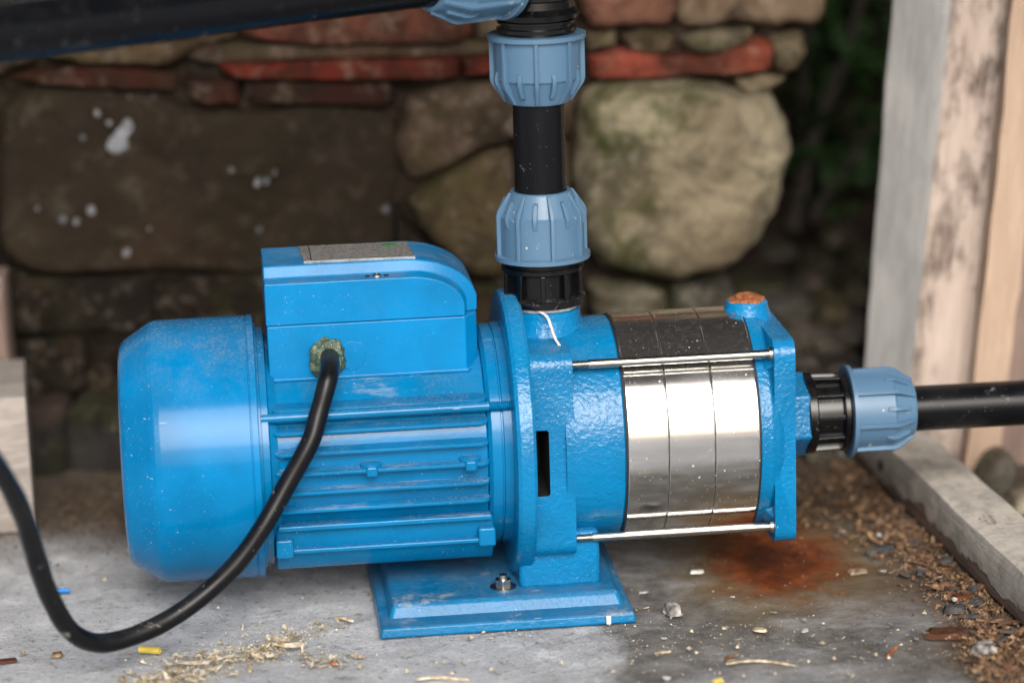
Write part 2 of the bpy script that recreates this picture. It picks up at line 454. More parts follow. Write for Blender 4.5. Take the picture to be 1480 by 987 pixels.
RUST_AT = at_floor(1122, 806)
DARK_A = at_floor(1010, 950)
def m_concrete():
    t = NT('worn_concrete')
    n1 = t.noise(5.5, 7, 0.62)
    n2 = t.noise(30, 8, 0.70, t.mapping((1, 1.0, 1)))
    n3 = t.noise(170, 6, 0.75)
    n4 = t.noise(64, 8, 0.74, t.mapping((1.0, 0.7, 1), rot=(0, 0, .6)))
    c = t.mix(t.sstep(n1, 0.32, 0.68), (0.46, 0.475, 0.505), (0.36, 0.37, 0.39))
    c = t.mix(t.math('MULTIPLY', t.sstep(n2, 0.50, 0.66), 0.75), c, (0.60, 0.615, 0.64))
    c = t.mix(t.math('MULTIPLY', t.sstep(n2, 0.45, 0.30), 0.6), c, (0.17, 0.16, 0.15))
    c = t.mix(t.math('MULTIPLY', t.sstep(n4, 0.56, 0.70), 0.45), c, (0.16, 0.15, 0.14))
    c = t.mix(t.math('MULTIPLY', t.sstep(n3, 0.54, 0.66), 0.6), c, (0.10, 0.09, 0.075))
    n5 = t.noise(460, 4, 0.7)
    c = t.mix(t.math('MULTIPLY', t.sstep(n5, 0.56, 0.68), 0.45), c, (0.62, 0.62, 0.62))
    c = t.mix(t.math('MULTIPLY', t.sstep(n5, 0.44, 0.32), 0.45), c, (0.08, 0.075, 0.07))
    x = t.sep(t.co)
    wob = t.math('MULTIPLY', t.math('SUBTRACT', t.noise(13, 6, 0.65), 0.5), 0.12)
    # bare, unscreeded dark strip of the slab on the right of the pump
    edge = t.math('MULTIPLY', t.sstep(t.math('ADD', x[0], wob), 0.040, 0.062), t.sstep(t.math('ADD', x[1], wob), -0.24, -0.17))
    patch = t.sstep(t.noise(8.0, 6, 0.65, t.mapping((1, 1.9, 1), loc=(2.2, 0.4, 0))), 0.62, 0.42)
    c = t.mix(t.math('MULTIPLY', edge, t.math('MULTIPLY_ADD', patch, 0.45, 0.48)), c, t.mix(t.sstep(n4, 0.35, 0.65), (0.15, 0.14, 0.125), (0.06, 0.054, 0.048)))
    # brown earth trodden in towards the wall, and under the litter by the batten
    back = t.sstep(t.math('ADD', x[1], wob), 0.06, 0.15)
    byb = t.sstep(t.math('ADD', t.math('MULTIPLY_ADD', x[1], 0.18, x[0]), wob), 0.195, 0.245)
    byb = t.math('MULTIPLY', byb, t.sstep(x[0], 0.60, 0.50))
    back = t.math('MAXIMUM', back, t.math('MULTIPLY', byb, 0.9))
    back = t.math('MULTIPLY', back, t.sstep(x[1], 30.0, 20.0))
    c = t.mix(t.math('MULTIPLY', back, 0.88), c, t.mix(n2, (0.035, 0.026, 0.018), (0.15, 0.10, 0.06)))
    # rust stain
    d = t.node('VectorMath', operation='DISTANCE')
    t.lk(t.mapping((1.0, 0.62, 0)), d.inputs[0])
    d.inputs[1].default_value = (RUST_AT.x, RUST_AT.y * 0.62, 0)
    dd = t.math('ADD', d.outputs['Value'], t.math('MULTIPLY', t.math('SUBTRACT', t.noise(30, 7, 0.7), 0.5), 0.075))
    c = t.mix(t.math('MULTIPLY', t.sstep(dd, 0.090, 0.045), 0.85), c, t.mix(n2, (0.10, 0.075, 0.03), (0.17, 0.10, 0.04)))
    c = t.mix(t.math('MULTIPLY', t.sstep(dd, 0.058, 0.026), 0.92), c, t.mix(t.sstep(n4, .35, .65), (0.235, 0.052, 0.008), (0.095, 0.019, 0.004)))
    c = t.mix(t.math('MULTIPLY', t.sstep(dd, 0.030, 0.006), 0.7), c, (0.028, 0.007, 0.004))
    wet = t.sstep(dd, 0.06, 0.02)
    s1, r = t.specks(240, 0.22, 0.22)
    c = t.mix(t.math('MULTIPLY', s1, 0.6), c, t.mix(r[1], (0.6, 0.58, 0.54), (0.10, 0.08, 0.06)))
    h = t.math('ADD', t.math('MULTIPLY', n1, 1.0), t.math('ADD', t.math('MULTIPLY', n2, 1.0), t.math('ADD', t.math('MULTIPLY', n4, 0.5), t.math('MULTIPLY', n3, 0.35))))
    return t.done(c, t.math('MULTIPLY_ADD', wet, -0.35, 0.88), 0, t.bump(h, 0.7, 0.004), Specular_IOR_Level=0.3)
M['concrete'] = m_concrete()

# ------------------------------------------------------------------ mesh helpers
def link(name, me, mat, parent=None, bevel=0, seg=3, smooth=True, ang=38, mats=None):
    for mm in (mats or [mat]):
        me.materials.append(M[mm] if isinstance(mm, str) else mm)
    if smooth:
        for p in me.polygons:
            p.use_smooth = True
        if not bevel:
            me.set_sharp_from_angle(angle=radians(ang))
    o = bpy.data.objects.new(name, me)
    COL.objects.link(o)
    if parent:
        o.parent = parent
    if bevel:
        b = o.modifiers.new('bevel', 'BEVEL')
        b.width = bevel
        b.segments = seg
        b.limit_method = 'ANGLE'
        b.angle_limit = radians(32)
        b.harden_normals = True
    return o

def from_bm(name, bm, mat, parent=None, scale=S, **kw):
    bmesh.ops.remove_doubles(bm, verts=bm.verts, dist=1e-6)
    bmesh.ops.recalc_face_normals(bm, faces=bm.faces)
    if scale != 1:
        bmesh.ops.scale(bm, vec=(scale,) * 3, verts=bm.verts)
    me = bpy.data.meshes.new(name)
    bm.to_mesh(me)
    bm.free()
    return link(name, me, mat, parent, **kw)

def empty(name, loc=(0, 0, 0), rz=0.0, label=None, cat=None, group=None):
    o = bpy.data.objects.new(name, None)
    o.empty_display_size = 0.05
    COL.objects.link(o)
    o.location = loc
    o.rotation_euler = (0, 0, rz)
    return tag(o, label, cat, group)

def tag(o, label=None, cat=None, group=None, kind=None):
    if label: o['label'] = label
    if cat: o['category'] = cat
    if group: o['group'] = group
    if kind: o['kind'] = kind
    return o

def frame_of(axis):
    """axis -> function (along, radius, angle) -> Vector"""
    if axis == 'x':
        return lambda a, r, t: Vector((a, r * cos(t), r * sin(t)))
    return lambda a, r, t: Vector((r * cos(t), r * sin(t), a))

def lathe(bm, prof, axis='x', seg=72, closed=False, off=(0, 0, 0), rfun=None):
    f = frame_of(axis)
    off = Vector(off)
    rings = []
    P2 = [prof[0]]
    for (a0, r0), (a1, r1) in zip(prof, prof[1:]):
        L = sqrt((a1 - a0) ** 2 + (r1 - r0) ** 2)
        if L > 6 and min(r0, r1) > 1:
            for q in (1.2 / L, 1 - 1.2 / L):
                P2.append((a0 + (a1 - a0) * q, r0 + (r1 - r0) * q))
        P2.append((a1, r1))
    prof = P2
    for (a, r) in prof:
        if r < 1e-6:
            rings.append([bm.verts.new(f(a, 0, 0) + off)])
        else:
            rings.append([bm.verts.new(f(a, r * (rfun(a, 2 * pi * i / seg) if rfun else 1), 2 * pi * i / seg) + off) for i in range(seg)])
    prs = list(zip(rings, rings[1:])) + ([(rings[-1], rings[0])] if closed else [])
    for A, B in prs:
        for i in range(seg):
            j = (i + 1) % seg
            if len(A) == 1 and len(B) == 1: continue
            if len(A) == 1: bm.faces.new((A[0], B[i], B[j]))
            elif len(B) == 1: bm.faces.new((A[i], A[j], B[0]))
            else: bm.faces.new((A[i], A[j], B[j], B[i]))

def prism(bm, poly, axis, a, b, taper=1.0):
    """poly in the two other axes: x->(y,z)  y->(x,z)  z->(x,y)"""
    def P(p, t):
        return {'x': (t, p[0], p[1]), 'y': (p[0], t, p[1]), 'z': (p[0], p[1], t)}[axis]
    A = [bm.verts.new(P(p, a)) for p in poly]
    B = [bm.verts.new(P((p[0] * taper, p[1] * taper), b)) for p in poly]
    n = len(poly)
    bm.faces.new(A)
    bm.faces.new(list(reversed(B)))
    for i in range(n):
        bm.faces.new((A[i], B[i], B[(i + 1) % n], A[(i + 1) % n]))

def box(bm, x0, x1, y0, y1, z0, z1):
    prism(bm, [(x0, y0), (x1, y0), (x1, y1), (x0, y1)], 'z', z0, z1)

def hull(pts):
    pts = sorted(set((round(x, 4), round(y, 4)) for x, y in pts))
    def half(ps):
        h = []
        for p in ps:
            while len(h) >= 2 and (h[-1][0] - h[-2][0]) * (p[1] - h[-2][1]) - (h[-1][1] - h[-2][1]) * (p[0] - h[-2][0]) <= 0:
                h.pop()
            h.append(p)
        return h
    a, b = half(pts), half(reversed(pts))
    return a[:-1] + b[:-1]

def tube(bm, pts, rads, seg=16, cap=True):
    pts = [Vector(p) for p in pts]
    n = len(pts)
    up = Vector((0, 0, 1))
    prev = None
    rings = []
    for i, p in enumerate(pts):
        t = (pts[min(i + 1, n - 1)] - pts[max(i - 1, 0)]).normalized()
        if prev is None:
            x = t.cross(up)
            if x.length < 1e-3: x = t.cross(Vector((1, 0, 0)))
        else:
            x = prev - t * prev.dot(t)
        x.normalize()
        prev = x
        y = t.cross(x)
        r = rads[i] if isinstance(rads, (list, tuple)) else rads
        rings.append([bm.verts.new(p + x * (r * cos(2 * pi * k / seg)) + y * (r * sin(2 * pi * k / seg))) for k in range(seg)])
    for A, B in zip(rings, rings[1:]):
        for k in range(seg):
            bm.faces.new((A[k], A[(k + 1) % seg], B[(k + 1) % seg], B[k]))
    if cap:
        bm.faces.new(rings[0])
        bm.faces.new(list(reversed(rings[-1])))

def catmull(pts, sub=8):
    pts = [Vector(p) for p in pts]
    out = []
    for i in range(len(pts) - 1):
        p0, p1, p2, p3 = pts[max(i - 1, 0)], pts[i], pts[i + 1], pts[min(i + 2, len(pts) - 1)]
        for k in range(sub):
            t = k / sub
            out.append(0.5 * ((2 * p1) + (p2 - p0) * t + (2 * p0 - 5 * p1 + 4 * p2 - p3) * t * t + (3 * p1 - p0 - 3 * p2 + p3) * t ** 3))
    out.append(pts[-1])
    return out

def arc(cx, cy, r, a0, a1, n):
    return [(cx + r * cos(radians(a0 + (a1 - a0) * i / n)), cy + r * sin(radians(a0 + (a1 - a0) * i / n))) for i in range(n + 1)]

def nz(p, f=1.0, o=0.0):
    return mnoise.noise(Vector(p) * f + Vector((o, o * 1.7, -o)))

# ================================================================== SETTING
# ground: one sheet, fine where the picture shows it
def axis_lines(lo, hi, fine, far):
    L = []
    v = lo
    while v < hi:
        L.append(v); v += fine
    L.append(hi)
    k, stp = hi, fine
    ext = []
    while k < far:
        stp *= 1.7; k += stp; ext.append(k)
    k, stp = lo, fine
    pre = []
    while k > -far:
        stp *= 1.7; k -= stp; pre.append(k)
    return list(reversed(pre)) + L + ext
def ground():
    X = axis_lines(-0.5, 0.5, 0.006, 60)
    Y = axis_lines(-0.35, 0.45, 0.006, 60)
    vs, fs = [], []
    for y in Y:
        for x in X:
            z = 0.0
            if abs(x) < 0.8 and abs(y) < 0.8:
                z = -0.0012 + 0.0016 * nz((x, y, 0), 14) + 0.0009 * nz((x, y, 0), 55, 3)
                z = min(z, 0.0)
            vs.append((x, y, z))
    nx = len(X)
    for j in range(len(Y) - 1):
        for i in range(nx - 1):
            a = j * nx + i
            fs.append((a, a + 1, a + nx + 1, a + nx))
    me = bpy.data.meshes.new('ground')
    me.from_pydata(vs, [], fs)
    o = link('ground', me, 'concrete', ang=180)
    return tag(o, kind='structure')
ground()

# bank of dark soil beyond the end of the wall
def bank_z(x, y):
    t = min(max((y - 0.62) / 0.5, 0), 1)
    t = t * t * (3 - 2 * t)
    s = min(max((y - 0.30) / 0.3, 0), 1)
    r = min(max((x + 0.35) / 0.1, 0), 1)
    return (0.075 * s + 0.95 * t) * r - 0.008 + 0.02 * s * nz((x, y, 0), 9) + 0.05 * t * nz((x, y, 2), 5)
def bank():
    vs, fs = [], []
    nx, ny = 70, 80
    for j in range(ny):
        for i in range(nx):
            x = -0.4 + 1.4 * i / (nx - 1)
            y = 0.29 + 1.3 * j / (ny - 1)
            vs.append((x, y, bank_z(x, y)))
    for j in range(ny - 1):
        for i in range(nx - 1):
            a = j * nx + i
            fs.append((a, a + 1, a + nx + 1, a + nx))
    me = bpy.data.meshes.new('soil_bank')
    me.from_pydata(vs, [], fs)
    return tag(link('soil_bank', me, 'soil', ang=180), kind='structure')
bank_o = bank()

# the lean-to roof that shades the pump (above the picture)
def roof():
    r = empty('shelter_roof')
    tag(r, kind='structure')
    for i in range(13):
        bm = bmesh.new()
        x = -1.5 + i * 0.23
        box(bm, x, x + 0.215, -0.68, 1.6, 0.98, 1.005)
        from_bm('roof_board', bm, 'wood_roof', r, scale=1, bevel=0.003, seg=1)
roof()

# ------------------------------------------------------------------ stone wall
WY = 0.30
def stone(name, poly, color, mat, parent, Y=WY, bulge=0.02, thick=0.12, rnd=0.5, rough=0.006, seed=0, n=84, K=13, dome=0.0):
    """poly: outline in photograph pixels on the wall plane -> closed broken-faced lump of real depth"""
    P2 = [(p.x, p.z) for p in (at_y(px, py, Y) for px, py in poly)]
    L = [0]
    for a, b in zip(P2, P2[1:] + P2[:1]):
        L.append(L[-1] + sqrt((a[0] - b[0]) ** 2 + (a[1] - b[1]) ** 2))
    tot = L[-1]
    out = []
    k = 0
    for i in range(n):
        d = tot * i / n
        while L[k + 1] < d: k += 1
        f = (d - L[k]) / (L[k + 1] - L[k])
        a, b = P2[k], P2[(k + 1) % len(P2)]
        out.append([a[0] + (b[0] - a[0]) * f, a[1] + (b[1] - a[1]) * f])
    for _ in range(int(2 * rnd + 1)):
        out = [[(out[i - 1][c] + 2 * out[i][c] + out[(i + 1) % n][c]) / 4 for c in (0, 1)] for i in range(n)]
    cx = sum(p[0] for p in out) / n
    cz = sum(p[1] for p in out) / n
    rr = max(1e-4, tot / 8)
    for p in out:                       # ragged outline
        d = 1.022 + (0.0022 * nz((p[0], seed, p[1]), 40) + 0.0016 * nz((p[0], seed, p[1]), 110)) / rr
        p[0] = cx + (p[0] - cx) * d
        p[1] = cz + (p[1] - cz) * d
    R = random.Random(seed * 17 + 3)
    tl = .05 if mat == 'brick' else .15 + dome
    planes = [(R.gauss(0, tl), R.gauss(0, tl), R.uniform(.05, .4) * bulge) for _ in range(5)]
    inset = min(0.011 * (rnd + .35) / rr, .45)
    def depth(X, Z):
        x, z = X - cx, Z - cz
        d = min([bulge] + [bulge + o - abs(a * x) * .0 - a * x - b * z for a, b, o in planes])
        if dome: d = min(d, bulge * (1 - dome * (x * x + z * z) / (rr * rr)))
        d += rough * (nz((X, seed * 3.1, Z), 20) * .9 + nz((X, seed, Z), 62) * .55 + nz((X, seed * 2, Z), 150) * .25)
        return max(d, bulge * .15)
    bm = bmesh.new()
    rings = [[bm.verts.new((( x - cx) * .93, thick, (z - cz) * .93)) for x, z in out]]
    for q in range(K):
        if q < 5:
            a = q / 4 * pi / 2
            sc, w = 1 - inset * (1 - cos(a)), sin(a)
        else:
            sc, w = (1 - inset) * (1 - (q - 4) / (K - 4)), 1.0
        ring = []
        for x, z in out:
            X, Z = cx + (x - cx) * sc, cz + (z - cz) * sc
            ring.append(bm.verts.new((X - cx, bulge * .35 - depth(X, Z) * w, Z - cz)))
        rings.append(ring)
    for A, B in zip(rings, rings[1:]):
        for i in range(n):
            bm.faces.new((A[i], A[(i + 1) % n], B[(i + 1) % n], B[i]))
    bm.faces.new(list(reversed(rings[0])))
    cc = bm.verts.new((0, bulge * .35 - depth(cx, cz), 0))
    A = rings[-1]
    for i in range(n):
        bm.faces.new((A[i], A[(i + 1) % n], cc))
    o = from_bm(name, bm, mat, parent, scale=1, ang=42)
    o.location = (cx, Y, cz)
    o.color = (*color, 1)
    return o

wall = empty('stone_wall', (0, WY, 0), label='old rubble wall of rounded stones and red bricks behind the blue pump', cat='wall')
def wstone(*a, **k):
    o = stone(*a, **k)
    o.parent = wall
    o.location.y -= WY
    return o
BR, DB, RED, TAN, CRM, GRY = (0.085, 0.060, 0.040), (0.03, 0.024, 0.019), (0.22, 0.038, 0.024), (0.26, 0.18, 0.115), (0.37, 0.32, 0.215), (0.14, 0.125, 0.105)
# mortar core behind the faces
bm = bmesh.new()
core = [(-160, -260), (1150, -260), (1165, 30), (1110, 60), (1105, 140), (1095, 250), (1075, 350), (1000, 400), (1000, 700), (-160, 720)]
cp = [at_y(x, y, WY) for x, y in core]
prism(bm, [(p.x, p.z) for p in cp], 'y', 0.022, 0.24)
from_bm('mortar', bm, 'mortar', wall, scale=1)
def inside(x, z, pg):
    c = False
    for (x0, z0), (x1, z1) in zip(pg, pg[1:] + pg[:1]):
        if (z0 > z) != (z1 > z) and x < (x1 - x0) * (z - z0) / (z1 - z0) + x0: c = not c
    return c
pg = [(p.x, p.z) for p in cp]
bm = bmesh.new()
NXm, NZm = 170, 120
xa, xb, za, zb = min(p[0] for p in pg), max(p[0] for p in pg), max(min(p[1] for p in pg), -.02), max(p[1] for p in pg)
gv = {}
for i in range(NXm + 1):
    for j in range(NZm + 1):
        x, z = xa + (xb - xa) * i / NXm, za + (zb - za) * j / NZm
        if inside(x, z, pg):
            gv[i, j] = bm.verts.new((x, 0.010 + .006 * nz((x, 5, z), 30) + .004 * nz((x, 9, z), 90), z))
for (i, j), v in list(gv.items()):
    q = [gv.get(k) for k in ((i, j), (i + 1, j), (i + 1, j + 1), (i, j + 1))]
    if all(q): bm.faces.new(q)
from_bm('mortar_face', bm, 'mortar', wall, scale=1, ang=60)
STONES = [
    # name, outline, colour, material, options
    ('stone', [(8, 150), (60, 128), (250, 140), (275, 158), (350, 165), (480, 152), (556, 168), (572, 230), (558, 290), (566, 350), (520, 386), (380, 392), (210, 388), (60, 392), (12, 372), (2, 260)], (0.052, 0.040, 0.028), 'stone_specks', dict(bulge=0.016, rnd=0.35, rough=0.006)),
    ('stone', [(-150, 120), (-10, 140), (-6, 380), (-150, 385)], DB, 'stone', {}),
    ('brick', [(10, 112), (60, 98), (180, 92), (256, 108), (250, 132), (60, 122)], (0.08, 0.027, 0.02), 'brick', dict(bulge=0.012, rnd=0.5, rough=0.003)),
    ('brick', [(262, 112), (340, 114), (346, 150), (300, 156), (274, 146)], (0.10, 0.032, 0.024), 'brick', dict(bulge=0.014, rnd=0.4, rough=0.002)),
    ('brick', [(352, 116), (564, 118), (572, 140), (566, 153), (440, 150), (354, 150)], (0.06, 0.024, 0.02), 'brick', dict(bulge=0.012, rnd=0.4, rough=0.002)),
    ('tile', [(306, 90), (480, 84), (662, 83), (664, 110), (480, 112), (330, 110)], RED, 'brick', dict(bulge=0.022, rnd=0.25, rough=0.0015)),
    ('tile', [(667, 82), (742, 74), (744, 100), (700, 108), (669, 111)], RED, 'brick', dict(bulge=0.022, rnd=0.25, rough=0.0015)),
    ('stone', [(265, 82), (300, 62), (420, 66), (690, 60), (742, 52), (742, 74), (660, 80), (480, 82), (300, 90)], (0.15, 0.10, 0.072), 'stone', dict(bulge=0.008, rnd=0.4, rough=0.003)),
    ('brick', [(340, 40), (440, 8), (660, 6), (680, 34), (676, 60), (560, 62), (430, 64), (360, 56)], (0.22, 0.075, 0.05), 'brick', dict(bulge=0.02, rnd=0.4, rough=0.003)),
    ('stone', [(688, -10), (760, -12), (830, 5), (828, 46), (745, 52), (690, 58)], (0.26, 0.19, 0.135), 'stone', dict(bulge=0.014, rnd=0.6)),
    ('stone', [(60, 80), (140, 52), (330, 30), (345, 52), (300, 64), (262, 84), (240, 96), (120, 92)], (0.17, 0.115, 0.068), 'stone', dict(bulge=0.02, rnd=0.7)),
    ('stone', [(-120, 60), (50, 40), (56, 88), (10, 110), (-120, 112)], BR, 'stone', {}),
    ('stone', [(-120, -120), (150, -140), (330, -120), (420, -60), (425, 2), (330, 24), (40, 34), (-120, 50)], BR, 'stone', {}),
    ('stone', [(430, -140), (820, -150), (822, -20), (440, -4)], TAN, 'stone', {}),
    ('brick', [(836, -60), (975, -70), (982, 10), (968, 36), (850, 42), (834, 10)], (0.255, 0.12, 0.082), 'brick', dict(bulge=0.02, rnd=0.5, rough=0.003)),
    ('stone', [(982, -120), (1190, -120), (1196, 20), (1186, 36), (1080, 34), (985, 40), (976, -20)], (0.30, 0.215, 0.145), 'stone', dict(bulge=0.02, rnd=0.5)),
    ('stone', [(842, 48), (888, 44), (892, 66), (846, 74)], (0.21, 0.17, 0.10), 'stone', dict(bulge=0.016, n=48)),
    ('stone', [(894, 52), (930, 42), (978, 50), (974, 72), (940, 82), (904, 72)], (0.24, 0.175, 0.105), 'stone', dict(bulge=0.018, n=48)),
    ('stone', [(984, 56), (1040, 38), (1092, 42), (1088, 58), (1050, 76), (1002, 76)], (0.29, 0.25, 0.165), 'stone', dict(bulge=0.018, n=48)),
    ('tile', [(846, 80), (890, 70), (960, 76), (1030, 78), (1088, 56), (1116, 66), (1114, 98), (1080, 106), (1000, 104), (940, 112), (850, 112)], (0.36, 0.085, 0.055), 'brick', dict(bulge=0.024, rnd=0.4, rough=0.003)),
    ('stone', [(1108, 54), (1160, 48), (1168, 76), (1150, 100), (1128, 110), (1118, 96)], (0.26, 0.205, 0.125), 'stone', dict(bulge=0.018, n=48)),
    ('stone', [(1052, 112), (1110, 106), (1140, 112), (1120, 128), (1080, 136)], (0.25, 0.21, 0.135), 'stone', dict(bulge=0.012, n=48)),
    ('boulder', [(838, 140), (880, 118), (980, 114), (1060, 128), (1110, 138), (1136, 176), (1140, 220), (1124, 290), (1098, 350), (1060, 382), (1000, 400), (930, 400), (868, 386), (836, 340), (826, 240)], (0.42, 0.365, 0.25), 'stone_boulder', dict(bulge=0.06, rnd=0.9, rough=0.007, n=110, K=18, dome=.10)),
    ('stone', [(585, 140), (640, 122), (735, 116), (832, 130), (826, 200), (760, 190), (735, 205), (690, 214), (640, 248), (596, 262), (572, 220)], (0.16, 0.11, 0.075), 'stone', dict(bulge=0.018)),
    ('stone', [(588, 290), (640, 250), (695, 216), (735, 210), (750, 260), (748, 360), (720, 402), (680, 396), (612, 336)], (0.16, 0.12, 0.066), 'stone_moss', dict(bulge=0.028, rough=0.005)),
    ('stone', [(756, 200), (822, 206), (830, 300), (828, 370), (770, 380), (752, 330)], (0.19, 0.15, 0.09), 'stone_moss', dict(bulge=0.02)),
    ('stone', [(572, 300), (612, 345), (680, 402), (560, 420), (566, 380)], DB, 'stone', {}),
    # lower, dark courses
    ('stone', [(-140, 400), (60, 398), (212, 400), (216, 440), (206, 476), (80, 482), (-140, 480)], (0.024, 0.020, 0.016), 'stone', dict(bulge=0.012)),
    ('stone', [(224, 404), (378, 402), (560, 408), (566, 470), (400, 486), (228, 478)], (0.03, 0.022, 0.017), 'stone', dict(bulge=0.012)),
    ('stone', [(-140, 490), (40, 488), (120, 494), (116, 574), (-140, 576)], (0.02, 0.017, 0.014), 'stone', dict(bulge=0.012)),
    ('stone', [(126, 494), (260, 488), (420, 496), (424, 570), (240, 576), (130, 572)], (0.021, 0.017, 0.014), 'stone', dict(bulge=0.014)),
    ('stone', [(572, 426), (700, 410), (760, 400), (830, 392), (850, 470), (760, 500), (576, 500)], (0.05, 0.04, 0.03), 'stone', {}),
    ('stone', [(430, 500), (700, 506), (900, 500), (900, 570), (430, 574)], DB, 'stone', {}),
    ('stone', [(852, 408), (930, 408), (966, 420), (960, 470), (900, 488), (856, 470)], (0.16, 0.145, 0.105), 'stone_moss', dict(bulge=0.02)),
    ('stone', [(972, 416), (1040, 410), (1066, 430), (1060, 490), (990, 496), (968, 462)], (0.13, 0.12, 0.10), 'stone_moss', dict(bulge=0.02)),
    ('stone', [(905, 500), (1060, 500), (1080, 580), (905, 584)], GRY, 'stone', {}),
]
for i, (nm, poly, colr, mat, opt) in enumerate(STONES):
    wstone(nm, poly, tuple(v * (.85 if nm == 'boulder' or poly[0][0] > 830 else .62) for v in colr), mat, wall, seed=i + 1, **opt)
wstone('lime_splash', [(154, 214), (158, 200), (166, 196), (170, 186), (178, 184), (188, 176), (190, 188), (182, 200), (184, 212), (172, 222), (162, 220)], (.21, .225, .255), 'splash', wall, Y=WY - .012, bulge=.003, thick=.012, rnd=.3, rough=.001, seed=201, n=40, K=8)
for i, (px, py, r) in enumerate(((141, 164, 6), (158, 178, 5), (184, 181, 6), (396, 252, 6), (372, 266, 6), (385, 264, 5), (335, 246, 5), (245, 277, 5), (216, 330, 5), (182, 367, 6), (54, 302, 5), (110, 320, 5), (132, 305, 6))):
    wstone('lime_splash', [(px + .7 * r * cos(a) * (1 + .2 * sin(2 * a + i)), py + .8 * r * sin(a)) for a in [2 * pi * k / 8 for k in range(8)]], (.17, .18, .20), 'splash', wall, Y=WY - .012, bulge=.003, thick=.012, rnd=.3, rough=.0008, seed=210 + i, n=24, K=7)
# projecting footing course at the foot of the wall
for i, (x0, x1) in enumerate(((-150, 96), (102, 420), (426, 760), (766, 1090))):
    wstone('footing_stone', [(x0, 588), (x1, 586), (x1 + 2, 640), (x1, 700), (x0, 704), (x0 - 2, 640)], (0.045, 0.042, 0.042), 'stone', wall, Y=0.268, bulge=0.012, rnd=0.4, rough=0.003, seed=60 + i)

# rubble lying on the soil bank at the right
RUB = [(1120, 364, 34, 12, .60, GRY), (1185, 395, 30, 20, .50, (.10, .085, .07)), (1215, 350, 34, 22, .62, (.13, .095, .08)), (1100, 425, 44, 20, .46, (.09, .085, .05)),
       (1150, 450, 40, 24, .42, (.13, .12, .11)), (1180, 420, 22, 14, .46, (.17, .135, .12)), (1205, 455, 32, 26, .40, (.10, .09, .05)), (1235, 425, 26, 22, .45, (.09, .075, .06)),
       (1160, 490, 24, 16, .37, (.15, .125, .11)), (1195, 500, 28, 18, .36, (.14, .12, .11)), (1230, 480, 26, 22, .38, (.12, .10, .09)), (1130, 500, 34, 18, .36, (.09, .08, .07)),
       (1165, 525, 28, 16, .34, (.10, .09, .08)), (1215, 535, 34, 18, .33, (.11, .095, .085)), (1240, 385, 24, 18, .52, (.10, .09, .07)), (1180, 560, 36, 22, .30, (.06, .05, .045)), (1150, 600, 40, 26, .27, (.055, .045, .04)), (1210, 600, 34, 22, .28, (.06, .05, .045)),
       (1225, 650, 24, 16, .25, (.22, .21, .2)), (1180, 655, 20, 13, .245, (.2, .19, .18))]
for i, (px, py, w, h, Y, c) in enumerate(RUB):
    po = [(px + w * cos(a) * (1 + .25 * sin(3 * a + i)), py + h * sin(a) * (1 + .2 * cos(2 * a + i * 2))) for a in [2 * pi * k / 9 for k in range(9)]]
    o = stone('stone', po, c, 'stone_moss' if i % 3 else 'stone', bank_o, Y=Y, bulge=0.022, thick=0.05, seed=90 + i, n=40, K=9)

# ------------------------------------------------------------------ shrub behind
def shrub():
    r = empty('shrub', (0.27, 0.75, 0.2), label='dark leafy shrub with thin stems in the gap beside the wall', cat='shrub')
    base = Vector((0.27, 0.75, 0.2))
    for (a, b, Y, w) in (((1252, -40), (1140, 330), .62, .0065), ((1170, -30), (1150, 350), .66, .006), ((1262, 180), (1170, 320), .60, .004), ((1215, -60), (1225, 300), .8, .005), ((1290, -60), (1270, 380), .72, .005), ((1130, 60), (1260, 340), .84, .004)):
        p, q = at_y(*a, Y), at_y(*b, Y)
        pts = [p.lerp(q, t / 6) + Vector((0.006 * nz((t, a[0], 0), .7), 0.01 * nz((t, 3, a[0]), .7), 0)) - base for t in range(7)]
        bm = bmesh.new()
        tube(bm, pts, [w * (0.6 + 0.4 * t / 6) for t in range(7)], 8)
        from_bm('stem', bm, 'stem', r, scale=1)
    bm = bmesh.new()
    rnd = random.Random(3)
    for k in range(900):
        px = rnd.gauss(1225, 55); py = rnd.uniform(-90, 330) - 30 * rnd.random()
        Y = rnd.uniform(.60, 1.0)
        c = at_y(px, py, Y) - base
        L = rnd.uniform(.008, .022)
        R = Matrix.Rotation(rnd.uniform(0, 6.28), 3, 'Z') @ Matrix.Rotation(rnd.uniform(-1, .6), 3, 'X') @ Matrix.Rotation(rnd.uniform(-.6, .6), 3, 'Y')
        pr = [(0, -L, 0), (L * .5, -L * .3, L * .12), (L * .42, L * .4, L * .1), (0, L, -L * .1), (-L * .42, L * .4, L * .1), (-L * .5, -L * .3, L * .12)]
        vs = [bm.verts.new(c + R @ Vector(p)) for p in pr]
        bm.faces.new((vs[0], vs[1], vs[2], vs[3])); bm.faces.new((vs[0], vs[3], vs[4], vs[5]))
    me = bpy.data.meshes.new('foliage'); bm.to_mesh(me); bm.free()
    o = link('foliage', me, 'leaf', r, ang=180)
    o['kind'] = 'stuff'
shrub()

